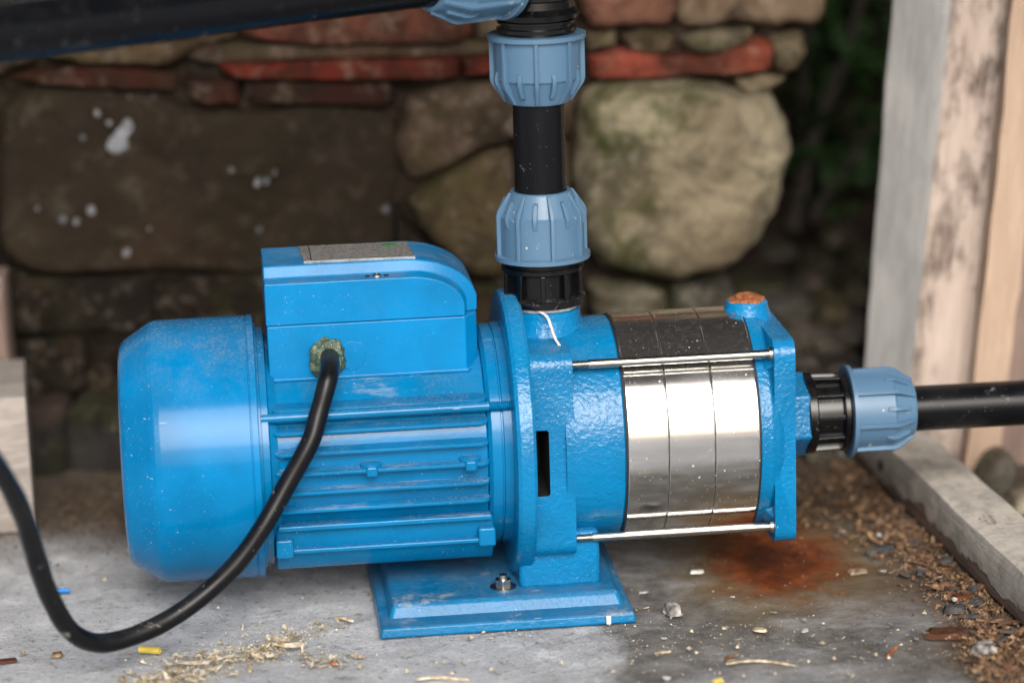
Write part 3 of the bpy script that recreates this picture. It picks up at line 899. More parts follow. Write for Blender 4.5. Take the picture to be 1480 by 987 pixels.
# ------------------------------------------------------------------ timber
def plank(name, p0, p1, w, h, mat, label, cat, up=Vector((0, 0, 1)), mats=None, parent=None, wob=0.0012, group=None):
    """timber from p0 to p1 (centre line of the underside), grain along local X"""
    p0, p1 = Vector(p0), Vector(p1)
    x = (p1 - p0).normalized()
    y = up.cross(x).normalized()
    z = x.cross(y)
    L = (p1 - p0).length
    bm = bmesh.new()
    n = max(int(L / 0.02), 4)
    rg = []
    per = []
    for (a, b, k) in (((-w / 2, 0), (w / 2, 0), 4), ((w / 2, 0), (w / 2, h), 4), ((w / 2, h), (-w / 2, h), 4), ((-w / 2, h), (-w / 2, 0), 4)):
        for t in range(k):
            per.append((a[0] + (b[0] - a[0]) * t / k, a[1] + (b[1] - a[1]) * t / k))
    for i in range(n + 1):
        xx = L * i / n
        ring = []
        for (a, b) in per:
            d = wob * (nz((xx * .5, a, b), 40, L) + .5 * nz((xx, a, b), 120))
            e = 1 - (0.002 / max(w, h)) * 2 * (abs(abs(a) - w / 2) < 1e-5 and (b < 1e-5 or b > h - 1e-5))
            ring.append(bm.verts.new((xx, a * e + d, (b - h / 2) * e + h / 2 + d * .6)))
        rg.append(ring)
    m_ = len(per)
    for A, B in zip(rg, rg[1:]):
        for k in range(m_):
            bm.faces.new((A[k], A[(k + 1) % m_], B[(k + 1) % m_], B[k]))
    bm.faces.new(rg[0]); bm.faces.new(list(reversed(rg[-1])))
    o = from_bm(name, bm, mat, parent, scale=1, ang=50)
    mw = Matrix((x, y, z)).transposed().to_4x4()
    mw.translation = p0
    o.matrix_world = mw
    return tag(o, label, cat, group)

# sawn block on the floor at the left
c0 = at_floor(50, 771)
plank('timber_block', (c0.x - 0.008 - 0.257, c0.y + 0.051 - 0.042, 0.0), (c0.x - 0.008, c0.y + 0.051, 0.0), 0.104, 0.097, 'wood_grey',
      'pale cracked timber block lying on the concrete at the left edge', 'timber')
p = at_y(10, 392, .27)
plank('timber_upright', (p.x - 0.03, .285, 0), (p.x - 0.03, .285, p.z), 0.06, 0.03, 'wood_brown',  # grey board; darker brown wood colour stands in for its shade
      'narrow grey upright board with its shade coloured in brown behind the timber block, only a sliver visible', 'board', up=Vector((0, -1, 0)))
# batten on the floor at the right
a, b = Vector((.249, .177, 0)), Vector((.297, -.116, 0))
d = (b - a).normalized()
side = Vector((-d.y, d.x, 0))
if side.x < 0: side = -side
p0 = a - d * 0.13 + side * 0.020
p1 = b + d * 0.20 + side * 0.020
beam = plank('floor_batten', p0, p1, 0.040, 0.036, 'wood_beam',
             'cement-smeared wooden batten lying on the floor towards the camera at the right', 'batten', wob=0.0009)
bm = bmesh.new()
hp = at_floor(1282, 700)
lathe(bm, [(-0.002, 0), (-0.002, .0035), (0.0008, .0042), (0.0008, 0.0028), (0.0, 0.0026), (0.0, 0)], 'x', 20)
nl = from_bm('nail_head', bm, 'dark', None, scale=1)
nl.parent = beam
tpos = a + d * 0.017
loc = beam.matrix_world.inverted() @ Vector((tpos.x, tpos.y, 0.019))
sgn = 1 if loc.y > 0 else -1
nl.location = (loc.x, sgn * 0.0208, loc.z)
nl.rotation_euler = (0, 0, sgn * pi / 2)

def post_mesh(name, bot, top, mats, idx, label, cat, extra_h=0.0):
    """bot/top: corner points going round; own local frame with the grain on X"""
    bot = [Vector(v) for v in bot]; top = [Vector(v) for v in top]
    c0 = sum(bot, Vector()) / len(bot); c1 = sum(top, Vector()) / len(top)
    x = (c1 - c0).normalized(); y = Vector((0, 1, 0)); y = (y - x * y.dot(x)).normalized(); z = x.cross(y)
    mw = Matrix((x, y, z)).transposed().to_4x4(); mw.translation = c0
    inv = mw.inverted()
    bm = bmesh.new()
    n = 24
    k = len(bot)
    rg = []
    for i in range(n + 1):
        ring = []
        for j in range(k):
            for t in range(5):
                q = bot[j].lerp(bot[(j + 1) % k], t / 5).lerp(top[j].lerp(top[(j + 1) % k], t / 5), i / n)
                v = inv @ q
                dd = 0.0012 * nz(v, 30, j) + 0.0006 * nz(v, 120)
                ring.append(bm.verts.new(v + Vector((0, dd, dd))))
        rg.append(ring)
    mm = len(rg[0])
    for A, B in zip(rg, rg[1:]):
        for q in range(mm):
            f = bm.faces.new((A[q], A[(q + 1) % mm], B[(q + 1) % mm], B[q]))
            f.material_index = idx[q // 5]
    bm.faces.new(rg[0]); bm.faces.new(list(reversed(rg[-1])))
    o = from_bm(name, bm, None, None, scale=1, ang=40, mats=mats)
    o.matrix_world = mw
    return tag(o, label, cat)
def line(pa, pb, y):
    t = (y - pa[1]) / (pb[1] - pa[1])
    return (pa[0] + (pb[0] - pa[0]) * t, y)
eL, eC, eR = ((1290, 0), (1250, 530)), ((1375, 0), (1320, 520)), ((1466, 0), (1406, 560))
def ep(e, y, Y): return at_y(*line(*e, y), Y)
TOPY, BOTY = -330, 690
def quad(y):
    l, c, r = ep(eL, y, .262), ep(eC, y, .222), ep(eR, y, .212)
    return [l, c, r, l + r - c + Vector((0, .02, 0))]
post_mesh('wooden_post', quad(BOTY + 6), quad(TOPY), ['wood_post_side', 'wood_post_front'], [0, 1, 1, 0],
          'tall leaning timber post, grey on one side and stained on the other', 'post')
def strip(xa, xb, y, Y, T=.018):
    l, r = at_y(xa, y, Y), at_y(xb, y, Y)
    return [l, r, r + Vector((0, T, 0)), l + Vector((0, T, 0))]
post_mesh('wooden_batten', strip(1392, 1440, 705, .190), strip(1500, 1560, TOPY, .190), ['wood_batten'], [0, 0, 0, 0],
          'thin pale orange batten standing against the right side of the post', 'batten')
post_mesh('brown_board', strip(1440, 1640, 730, .218), strip(1466, 1700, TOPY, .222), ['wood_brown'], [0, 0, 0, 0],
          'dark brown board at the right edge behind the pale batten', 'board')
# bark lump and pale chip by the boards
o = stone('bark_lump', [(1412, 722), (1416, 690), (1434, 664), (1456, 662), (1472, 672), (1466, 700), (1456, 728), (1430, 734)], (.20, .19, .16), 'stone_moss', None, Y=.158, bulge=.014, thick=.03, rnd=.4, seed=140, n=40)
tag(o, 'grey-green broken lump at the foot of the pale batten', 'lump')
o = stone('pale_chunk', [(1452, 742), (1470, 720), (1510, 712), (1520, 760), (1470, 764)], (.50, .44, .34), 'stone', None, Y=.115, bulge=.012, thick=.03, rnd=.5, seed=141, n=40)
tag(o, 'pale wood chunk at the right edge beside the floor batten', 'chunk')

# ================================================================== PUMP
PL = 'blue multistage water pump with finned motor and polished steel rings on a concrete floor'
pump = empty('water_pump', (0, 0, AXH), YAW, PL, 'pump')

# ---- fan cover
bm = bmesh.new()
prof = [(-557, 0), (-557, 120), (-556, 148), (-553, 156), (-548, 161)]
prof += [(-548 + 34 * t / 5, 161 + 22.5 * t / 5) for t in range(1, 6)]
prof += [(-508, 186.2), (-500, 187.2), (-377, 187.6), (-376.3, 186.2), (-375, 186.2), (-374.4, 187.8), (-366, 188), (-365, 186.5), (-365, 183), (-372, 182.5), (-440, 182), (-440, 60), (-440, 0)]
lathe(bm, prof, 'x', 120)
fan = from_bm('fan_cover', bm, 'paint', pump, ang=30)
bm = bmesh.new()
lathe(bm, [(-372, 166), (-371, 176), (-362, 176), (-361, 170), (-352, 170), (-350, 160), (-340, 152), (-340, 0)], 'x', 96)
from_bm('end_shield', bm, 'motor', pump, ang=30)

# ---- motor body with fins
mot_bm = bmesh.new()
lathe(mot_bm, [(-352, 0), (-352, 138), (-346, 146), (-50, 146), (-44, 140), (-44, 0)], 'x', 96)
motor = from_bm('motor_body', mot_bm, 'motor', pump, ang=30)
def fin_mesh(z, sgn):
    R, Ri = 163, 140
    yo, yi = sqrt(R * R - z * z), sqrt(max(Ri * Ri - z * z, 0))
    bm = bmesh.new()
    x0, x1 = -347, -47
    # cross-section: thick root, thin rounded tip, slightly drooping underside
    sec = [(yi, 7), (yo - 9, 3.6), (yo - 3, 3.2), (yo - .6, 2.0), (yo, 0), (yo - .6, -2.0), (yo - 3, -3.0), (yo - 9, -3.4), (yi, -6)]
    tip = 12
    rows = []
    for xx, sh in ((x0, 12), (x0 + 3, 5), (x0 + tip, 0), (x1 - tip, 0), (x1 - 3, 5), (x1, 12)):
        rows.append([bm.verts.new((xx, -sgn * (max(y - sh, yi - 2)), z + h)) for y, h in sec])
    for A, B in zip(rows, rows[1:]):
        for k in range(len(sec) - 1):
            bm.faces.new((A[k], A[k + 1], B[k + 1], B[k]))
    bm.faces.new(rows[0]); bm.faces.new(list(reversed(rows[-1])))
    return bm
for k in range(6):
    z = 85 - 28 * k
    for sgn in (1, -1):
        from_bm('fin', fin_mesh(z, sgn), 'motor', motor, ang=30)
# cast bottom rail with recessed front panel
bm = bmesh.new()
prism(bm, [(-100, -155), (100, -155), (112, -146), (127, -122), (132, -84), (118, -76), (-118, -76), (-132, -84), (-127, -122), (-112, -146)], 'x', -349, -43)
from_bm('bottom_rail', bm, 'motor', motor, bevel=3.5 * S)
bm = bmesh.new(); box(bm, -346, -46, -145, -122, -86, -78); from_bm('rail_lip', bm, 'motor', motor, bevel=2.5 * S)
bm = bmesh.new(); box(bm, -330, -60, -139, -118, -121, -114); from_bm('rail_lip', bm, 'motor', motor, bevel=2.5 * S)
for x0 in (-350, -66):
    bm = bmesh.new(); box(bm, x0, x0 + 25, -143, -112, -126, -98); from_bm('rail_block', bm, 'motor', motor, bevel=4 * S)
for x0 in (-213, -75):
    bm = bmesh.new(); box(bm, x0 - 8, x0 + 9, -166, -140, -8, 8); from_bm('boss', bm, 'motor', motor, bevel=4 * S)
    bm = bmesh.new(); lathe(bm, [(0, 0), (0, 16), (5, 15), (8, 9), (8, 0)], 'z', 24, off=(x0, -148, 4)); from_bm('boss_pad', bm, 'motor', motor)
# front shield ring, stud
bm = bmesh.new()
lathe(bm, [(-48, 0), (-48, 151), (-43, 157), (-30, 158), (-29, 155), (-27, 155), (-26, 158), (-12, 160), (-8, 170), (-6, 170), (-6, 0)], 'x', 96)
from_bm('front_shield', bm, 'motor', pump, ang=30)
def rod(name, x0, x1, r, y, z, thread, mat, parent, pitch=3.2, thr_first=True):
    bm = bmesh.new()
    prof = [(x0, 0), (x0, r * .8)]
    t0, t1 = thread
    x = x0
    pr = []
    if t0 > x0: pr += [(x0 + 1, r), (t0, r)]
    k = t0
    while k < t1 - pitch * .5:
        pr += [(k + pitch * .25, r * .78), (k + pitch * .75, r * 1.04)]
        k += pitch
    if t1 < x1: pr += [(t1 + 1, r), (x1 - 1, r)]
    prof += pr + [(x1, r * .8), (x1, 0)]
    lathe(bm, prof, 'x', 20, off=(0, y, z))
    return from_bm(name, bm, mat, parent, ang=35)
for sy in (-1, 1):
    for zz in (80, -118):
        if zz < 0 and sy < 0: continue
        rod('motor_stud', -366, 0, 6.4, sy * 146 if zz > 0 else sy * 120, zz, (-46, -12), 'motor', pump)

# ---- flange disc
bm = bmesh.new()
lathe(bm, [(-8, 0), (-14, 90), (-15, 168), (-15, 196), (-13, 203), (-8, 206), (9, 206), (13, 203), (13, 0)], 'x', 128)
from_bm('flange_disc', bm, 'cast', pump, ang=30)

# ---- pump casing
def ears(rc, c, re):
    pts = arc(0, 0, rc, 0, 360, 96)
    for sy in (-1, 1):
        for sz in (-1, 1):
            pts += arc(sy * c, sz * c, re, 0, 360, 32)
    return hull(pts)
def solid(build):
    bm = bmesh.new(); build(bm)
    bmesh.ops.remove_doubles(bm, verts=bm.verts, dist=1e-5)
    bmesh.ops.recalc_face_normals(bm, faces=bm.faces)
    bmesh.ops.scale(bm, vec=(S,) * 3, verts=bm.verts)
    me = bpy.data.meshes.new('t'); bm.to_mesh(me); bm.free()
    o = bpy.data.objects.new('t', me); COL.objects.link(o)
    return o
def boolean(a, b, op):
    md = a.modifiers.new('b', 'BOOLEAN'); md.object = b; md.operation = op; md.solver = 'EXACT'
    bpy.context.view_layer.update()
    dg = bpy.context.evaluated_depsgraph_get()
    me = bpy.data.meshes.new_from_object(a.evaluated_get(dg))
    bpy.data.objects.remove(b, do_unlink=True)
    a.modifiers.clear(); a.data = me
    return a
BX = 51                                # discharge axis
o = solid(lambda bm: prism(bm, ears(150, 126, 22), 'x', 12, 72))
o = boolean(o, solid(lambda bm: lathe(bm, [(60, 0), (60, 158), (74, 160), (141, 160.5), (144.5, 158), (144.5, 0)], 'x', 128)), 'UNION')
o = boolean(o, solid(lambda bm: lathe(bm, [(80, 0), (80, 62), (150, 60), (160, 55), (172, 52.5), (180, 52), (183, 49.5), (183, 0)], 'z', 64, off=(BX, 0, 0))), 'UNION')
nb_faces = len(o.data.polygons)
o.data.materials.append(M['cast'])
cut = solid(lambda bm: prism(bm, [(14.5, -52), (17, -55), (34, -55), (36.5, -52), (36.5, 38), (34, 41), (17, 41), (14.5, 38)], 'y', -220, -20))
cut.data.materials.append(M['dark'])
o = boolean(o, cut, 'DIFFERENCE')
casing_me = o.data
bpy.data.objects.remove(o)
casing_me.name = 'pump_casing'
casing_me.materials.clear()
bmx = bmesh.new(); bmx.from_mesh(casing_me)
bmesh.ops.remove_doubles(bmx, verts=bmx.verts, dist=1e-6)
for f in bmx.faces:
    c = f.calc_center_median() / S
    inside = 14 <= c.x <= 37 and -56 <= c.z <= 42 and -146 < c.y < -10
    f.material_index = 1 if inside else 0  # slot walls: shade of the unlit interior put into the colour
bmx.to_mesh(casing_me); bmx.free()
casing = link('pump_casing', casing_me, None, pump, bevel=4.0 * S, seg=3, mats=['cast', 'dark'])
bm = bmesh.new(); lathe(bm, [(182, 0), (182, 40), (183.5, 49), (188.5, 49.5), (191, 44), (191, 0)], 'z', 48, off=(BX, 0, 0), rfun=lambda a, t: 1 + .015 * sin(5 * t) + .012 * sin(13 * t + a))
from_bm('thread_tape', bm, 'tape', pump)
bm = bmesh.new()
tube(bm, catmull([(28, -42, 188), (40, -55, 187), (48, -66, 182), (52, -74, 170), (56, -86, 156), (62, -100, 146), (64, -106, 142)], 6), 2.0, 6)
from_bm('tape_strand', bm, 'tape', pump)
# foot under the casing
bm = bmesh.new(); box(bm, -8, 108, -125, 125, -200, -118)
from_bm('foot', bm, 'cast', pump, bevel=8 * S, seg=4)

# ---- base plate
def frustum(bm, r0, z0, r1, z1):
    A = [bm.verts.new((x, y, z0)) for x, y in ((r0[0], r0[2]), (r0[1], r0[2]), (r0[1], r0[3]), (r0[0], r0[3]))]
    B = [bm.verts.new((x, y, z1)) for x, y in ((r1[0], r1[2]), (r1[1], r1[2]), (r1[1], r1[3]), (r1[0], r1[3]))]
    bm.faces.new(A); bm.faces.new(B)
    for i in range(4): bm.faces.new((A[i], A[(i + 1) % 4], B[(i + 1) % 4], B[i]))
bm = bmesh.new(); frustum(bm, (-214, 147, -210, 210), -229, (-211, 144, -207, 207), -214)
base = from_bm('base_plate', bm, 'base', pump, bevel=4 * S)
bm = bmesh.new(); frustum(bm, (-200, 136, -172, 172), -220, (-192, 128, -160, 160), -196)
from_bm('raised_bed', bm, 'base', base, bevel=7 * S, seg=4)
def hexbolt(x, y):
    bm = bmesh.new(); lathe(bm, [(-197, 0), (-197, 19), (-194, 19), (-193.4, 17), (-193.4, 0)], 'z', 32, off=(x, y, 0))
    w = from_bm('washer', bm, 'zinc', base)
    bm = bmesh.new()
    prism(bm, [(x + 12.5 * cos(pi / 3 * k + .4), y + 12.5 * sin(pi / 3 * k + .4)) for k in range(6)], 'z', -194, -183)
    from_bm('bolt', bm, 'zinc', base, bevel=1.2 * S)
    bm = bmesh.new(); lathe(bm, [(-184, 0), (-184, 6.5), (-177, 6), (-176, 4.5), (-176, 0)], 'z', 20, off=(x, y, 0))
    from_bm('bolt_end', bm, 'zinc', base)
hexbolt(-31, -118); hexbolt(-33, 112)
# pale dried splash on the plate rim
bm = bmesh.new(); box(bm, 103, 110, -212.5, -208, -228, -215); from_bm('paint_drip', bm, 'tape', base, bevel=1.5 * S)

# ---- stage rings
XR = [(146.0, 203.9), (204.2, 269.5), (269.8, 333.0)]
for x0, x1 in XR:
    bm = bmesh.new()
    lathe(bm, [(x0, 150), (x0 + .05, 161.6), (x0 + .5, 162.5), (x0 + 1.5, 162.8), (x1 - 1.5, 162.8), (x1 - .5, 162.5), (x1 - .05, 161.6), (x1, 150)], 'x', 160)
    from_bm('stage_ring', bm, 'steel', pump, ang=60)
for x in (145.4, 204.1, 269.7, 333.2):
    bm = bmesh.new(); lathe(bm, [(x - 2, 161.7), (x + 2, 161.7), (x + 2, 140), (x - 2, 140)], 'x', 96, closed=True)
    from_bm('seal', bm, 'dark', pump)

# ---- end cover
o = solid(lambda bm: lathe(bm, [(334, 0), (334, 158.5), (336, 160.5), (352, 160.5), (362, 156), (370, 150), (370, 0)], 'x', 128))
o = boolean(o, solid(lambda bm: prism(bm, ears(148, 126, 23), 'x', 356, 386)), 'UNION')
o = boolean(o, solid(lambda bm: lathe(bm, [(100, 0), (100, 40), (150, 36), (168, 31), (174, 30), (176, 28), (176, 0)], 'z', 48, off=(345, 0, 0))), 'UNION')
me = o.data; bpy.data.objects.remove(o); me.materials.clear(); me.name = 'end_cover'
bmx = bmesh.new(); bmx.from_mesh(me); bmesh.ops.remove_doubles(bmx, verts=bmx.verts, dist=1e-6); bmx.to_mesh(me); bmx.free()
cover = link('end_cover', me, 'cast', pump, bevel=4.5 * S)
# sloping webs from the drum out to the ears
for sy in (-1, 1):
    for sz in (-1, 1):
        bm = bmesh.new()
        c = Vector((0, sy, sz)).normalized(); t_ = Vector((0, -sz, sy)).normalized()
        A = [Vector((338, 0, 0)) + c * 150 + t_ * 14, Vector((338, 0, 0)) + c * 150 - t_ * 14]
        B = [Vector((358, 0, 0)) + c * 176 + t_ * 16, Vector((358, 0, 0)) + c * 176 - t_ * 16]
        Cc = [Vector((358, 0, 0)) + c * 130 + t_ * 20, Vector((358, 0, 0)) + c * 130 - t_ * 20]
        v = [bm.verts.new(q) for q in A + B + Cc]
        bm.faces.new((v[0], v[1], v[3], v[2])); bm.faces.new((v[2], v[3], v[5], v[4])); bm.faces.new((v[0], v[4], v[5], v[1]))
        bm.faces.new((v[0], v[2], v[4])); bm.faces.new((v[1], v[5], v[3]))
        from_bm('corner_web', bm, 'cast', cover, bevel=3 * S)
# rusty plug
bm = bmesh.new(); lathe(bm, [(174, 0), (174, 27.5), (177, 27), (179, 24), (179, 0)], 'z', 32, off=(345, 0, 0), rfun=lambda a, t: 1 + .05 * sin(4 * t) + .04 * sin(9 * t))
pl = from_bm('plug', bm, 'rust', pump)
bm = bmesh.new(); prism(bm, [(345 + 17 * cos(pi / 3 * k + .2), 17 * sin(pi / 3 * k + .2)) for k in range(6)], 'z', 178, 184)
from_bm('plug_head', bm, 'rust', pl, bevel=2.5 * S)
# rust run down from the plug towards the ring
bm = bmesh.new()
lathe(bm, [(0, 0), (0, 1)], 'z', 6)
bm.clear()
rows = []
for k in range(10):
    y = 14 - 4.6 * k
    w = 9 * sin(pi * (k + .6) / 10.2) * (1 + .35 * nz((k * .8, 1, 0)))
    rw = []
    for q in (-1, -.5, 0, .5, 1):
        rr = 163.5 if abs(q) < 1 else 162.9
        rw.append(bm.verts.new((327 + q * w - k * .35, y, sqrt(rr * rr - y * y))))
    rows.append(rw)
for A, B in zip(rows, rows[1:]):
    for i in range(4): bm.faces.new((A[i], A[i + 1], B[i + 1], B[i]))
from_bm('rust_run', bm, 'rust', pl)

# ---- tie rods
for sy in (-1, 1):
    for sz in (-1, 1):
        rd = rod('tie_rod', 66, 364, 6.3, sy * 127, sz * 127, (72, 98), 'zinc', pump)
        bm = bmesh.new(); lathe(bm, [(352, 0), (352, 9.5), (357, 10.5), (360, 10.5), (360, 0)], 'x', 20, off=(0, sy * 127, sz * 127))
        from_bm('collar', bm, 'zinc', rd)

# ---- terminal box
plan = [(-346, -90), (-70, -90), (-52, -66), (-52, 66), (-70, 90), (-346, 90)]
bm = bmesh.new(); prism(bm, plan, 'z', 118, 196)
tbox = from_bm('terminal_box', bm, 'box', pump, bevel=2.2 * S)
bm = bmesh.new(); box(bm, -330, -66, -64, 64, 96, 130); from_bm('pedestal', bm, 'motor', tbox, bevel=3 * S)
bm = bmesh.new(); prism(bm, [(x * 1.0 + (-2.5 if x < -200 else 2.5), y * 1.025) for x, y in plan], 'z', 116, 121); from_bm('bottom_rim', bm, 'box', tbox, bevel=1.8 * S)
def lidprof(x1, zt, r):
    return [(-347, 196.7), (-347, zt)] + [(x1 - r + r * sin(radians(a)), zt - r + r * cos(radians(a))) for a in range(0, 91, 9)] + [(x1, 196.7)]
def lidc(x1, zt, rx, rz):
    return [(-347, 196.7), (-347, zt)] + [(x1 - rx + rx * sin(radians(a)), zt - rz + rz * cos(radians(a))) for a in range(0, 79, 6)] + [(x1, zt - rz + rz * .12), (x1, 196.7)]
bm = bmesh.new()
A_ = lidc(-70, 256.5, 74, 46); B_ = lidc(-50, 274.5, 100, 62)
# front slab, sloped step, main hump, step, rear slab - one continuous loft
secs = [(-91.5, A_, 0), (-66, lidc(-66, 258, 76, 47), 0), (-58, B_, 0), (62, B_, 0), (70, lidc(-66, 258, 76, 47), 0), (91.5, A_, 0)]
rows = []
for y, pr, _ in secs:
    rows.append([bm.verts.new((x, y, z)) for x, z in pr])
for A, B in zip(rows, rows[1:]):
    n = len(A)
    for i in range(n):
        bm.faces.new((A[i], A[(i + 1) % n], B[(i + 1) % n], B[i]))
bm.faces.new(rows[0]); bm.faces.new(list(reversed(rows[-1])))
lid = from_bm('lid', bm, 'box', tbox, bevel=2.2 * S)
bm = bmesh.new(); lathe(bm, [(256, 0), (256, 7), (259.5, 6.5), (261, 4), (259, 2.5), (259, 0)], 'z', 20, off=(-190, -78, 0)); from_bm('lid_screw', bm, 'zinc', lid)
for dx in (-13, 13):
    bm = bmesh.new(); lathe(bm, [(257, 0), (257, 3.4), (258.9, 3.2), (259, 0)], 'z', 12, off=(-190 + dx, -79, 0)); from_bm('lid_hole', bm, 'dark', lid)
bm = bmesh.new()
vs = [(-292, 52), (-140, 44), (-134, -46), (-286, -40)]
prism(bm, [(-294, 56), (-289, -44), (-134, -48), (-139, 50)], 'z', 273, 276.2)
npl = from_bm('nameplate', bm, 'plate', tbox, bevel=.5 * S, seg=1)
bm = bmesh.new(); prism(bm, [(-165 + 12 * cos(a), 34 + 9 * sin(a)) for a in [2 * pi * k / 16 for k in range(16)]], 'z', 276, 276.6)
from_bm('green_mark', bm, 'greenink', npl)
bm = bmesh.new(); box(bm, -279.5, -278, -40, 50, 276, 276.5); from_bm('border_line', bm, 'dark', npl)
bm = bmesh.new(); prism(bm, [(-289.5, -45.5), (-289, -42), (-134, -46), (-133.5, -49.5)], 'z', 273, 277); from_bm('plate_edge', bm, 'zinc', npl)

# ---- cable entry
bm = bmesh.new()
bmesh.ops.create_icosphere(bm, subdivisions=5, radius=1)
for v in bm.verts:
    d = v.co.copy()
    k = 1 + .16 * nz(d, 2.1) + .08 * nz(d, 6) + .04 * nz(d, 15)
    sq = (abs(d.x) ** 3 + abs(d.z) ** 3) ** (1 / 3)
    sc = 1 / max(sq, .75)
    v.co = Vector((-264 + 23.5 * d.x * k * sc, -88 - max(0, -d.y) * 20 * k + max(0, d.y) * 4, 148 + 27 * d.z * k * sc))
from_bm('cable_gland', bm, 'glue', tbox, ang=180)
bm = bmesh.new()
bmesh.ops.create_icosphere(bm, subdivisions=4, radius=1)
for v in bm.verts:
    d = v.co.copy(); k = 1 + .2 * nz(d, 1.7, 4)
    v.co = Vector((-231 + 20 * d.x * k, -90 + d.y * .7, 149 + 21 * d.z * k))
from_bm('glue_smear', bm, 'box', tbox, ang=180)
W2L = pump.matrix_basis.inverted() if False else (Matrix.Translation((0, 0, AXH)) @ Matrix.Rotation(YAW, 4, 'Z')).inverted()
def cab(px, py, Y): return W2L @ at_y(px, py, Y)
cpts = [cab(474, 512, -.045), cab(477, 522, -.064), cab(474, 548, -.078), cab(460, 600, -.086), cab(448, 640, -.092), cab(415, 700, -.099), cab(378, 765, -.108), cab(335, 822, -.115),
        cab(270, 878, -.125), cab(205, 914, -.138), cab(145, 929, -.152), cab(103, 912, -.168), cab(72, 862, -.186), cab(52, 805, -.204), cab(36, 752, -.222), cab(12, 700, -.245), cab(-30, 640, -.275), cab(-90, 590, -.31)]
bm = bmesh.new()
cc = catmull(cpts, 8)
tube(bm, cc, [0.0057 * (1 + .07 * nz((i * .21, 0, 0))) for i in range(len(cc))], 20)
from_bm('power_cable', bm, 'cable', pump, scale=1, ang=60)

# ---- suction boss
bm = bmesh.new()
prism(bm, [(62 * cos(pi / 3 * k + .35), 62 * sin(pi / 3 * k + .35)) for k in range(6)], 'x', 384, 430)
from_bm('suction_boss', bm, 'cast', pump, bevel=4 * S)

# ================================================================== FITTINGS
def nut(parent, z0, z1, r, mat='nut', n=8, taper_top=True):
    """compression nut on local Z: wide rim at z0, straight skirt, cone towards z1"""
    H_ = z1 - z0
    zs = z0 + H_ * .64
    ri = r * .905
    bm = bmesh.new()
    pr = [(z0 + 1, r * .80), (z0, r * .97), (z0 + 1.2, r * 1.02), (z0 + H_ * .075, r * 1.02), (z0 + H_ * .09, ri), (zs, ri * .985), (zs + H_ * .03, ri * .93), (z1 - 2, r * .665), (z1, r * .64), (z1, r * .56), (z1 - H_ * .2, r * .555), (z0 + 1, r * .6)]
    lathe(bm, pr, 'z', 96, closed=True)
    o = from_bm('nut', bm, mat, parent, ang=32)
    meL = meS = None
    for k in range(2 * n):
        lng = k % 2 == 0
        if (meL if lng else meS) is None:
            b2 = bmesh.new()
            if lng:
                sec = [(r * .85, z0 + H_ * .05), (r * .985, z0 + H_ * .05), (r * .985, zs + H_ * .02), (r * .955, zs + H_ * .09), (r * .70, z1 - 1), (r * .6, z1 - 1), (r * .6, zs)]
                w = r * .042
            else:
                sec = [(r * .84, zs - H_ * .12), (r * .915, zs - H_ * .12), (r * .955, zs - H_ * .03), (r * .945, zs + H_ * .05), (r * .80, z1 - H_ * .12), (r * .72, z1 - H_ * .10), (r * .8, zs)]
                w = r * .045
            prism(b2, [(a, b) for a, b in sec], 'y', -w, w)
            bmesh.ops.recalc_face_normals(b2, faces=b2.faces)
            bmesh.ops.scale(b2, vec=(S,) * 3, verts=b2.verts)
            me = bpy.data.meshes.new('rib'); b2.to_mesh(me); b2.free()
            me.materials.append(M[mat])
            for p in me.polygons: p.use_smooth = True
            if lng: meL = me
            else: meS = me
        rb = bpy.data.objects.new('rib', meL if lng else meS)
        COL.objects.link(rb); rb.parent = o
        rb.rotation_euler = (0, 0, 2 * pi * k / (2 * n) + .13)
        b = rb.modifiers.new('bevel', 'BEVEL'); b.width = .9 * S; b.segments = 2; b.limit_method = 'ANGLE'; b.harden_normals = True
    return o
def place(o, loc, axis):
    """o's local Z along axis; loc in pump drawing units"""
    zc = Vector(axis).normalized()
    up = Vector((0, -1, 0)) if abs(zc.y) < .9 else Vector((0, 0, 1))
    x = up.cross(zc).normalized(); y = zc.cross(x)
    mw = Matrix((x, y, zc)).transposed().to_4x4(); mw.translation = Vector(loc) * S
    o.matrix_world = Matrix.Translation((0, 0, AXH)) @ Matrix.Rotation(YAW, 4, 'Z') @ mw
    return o
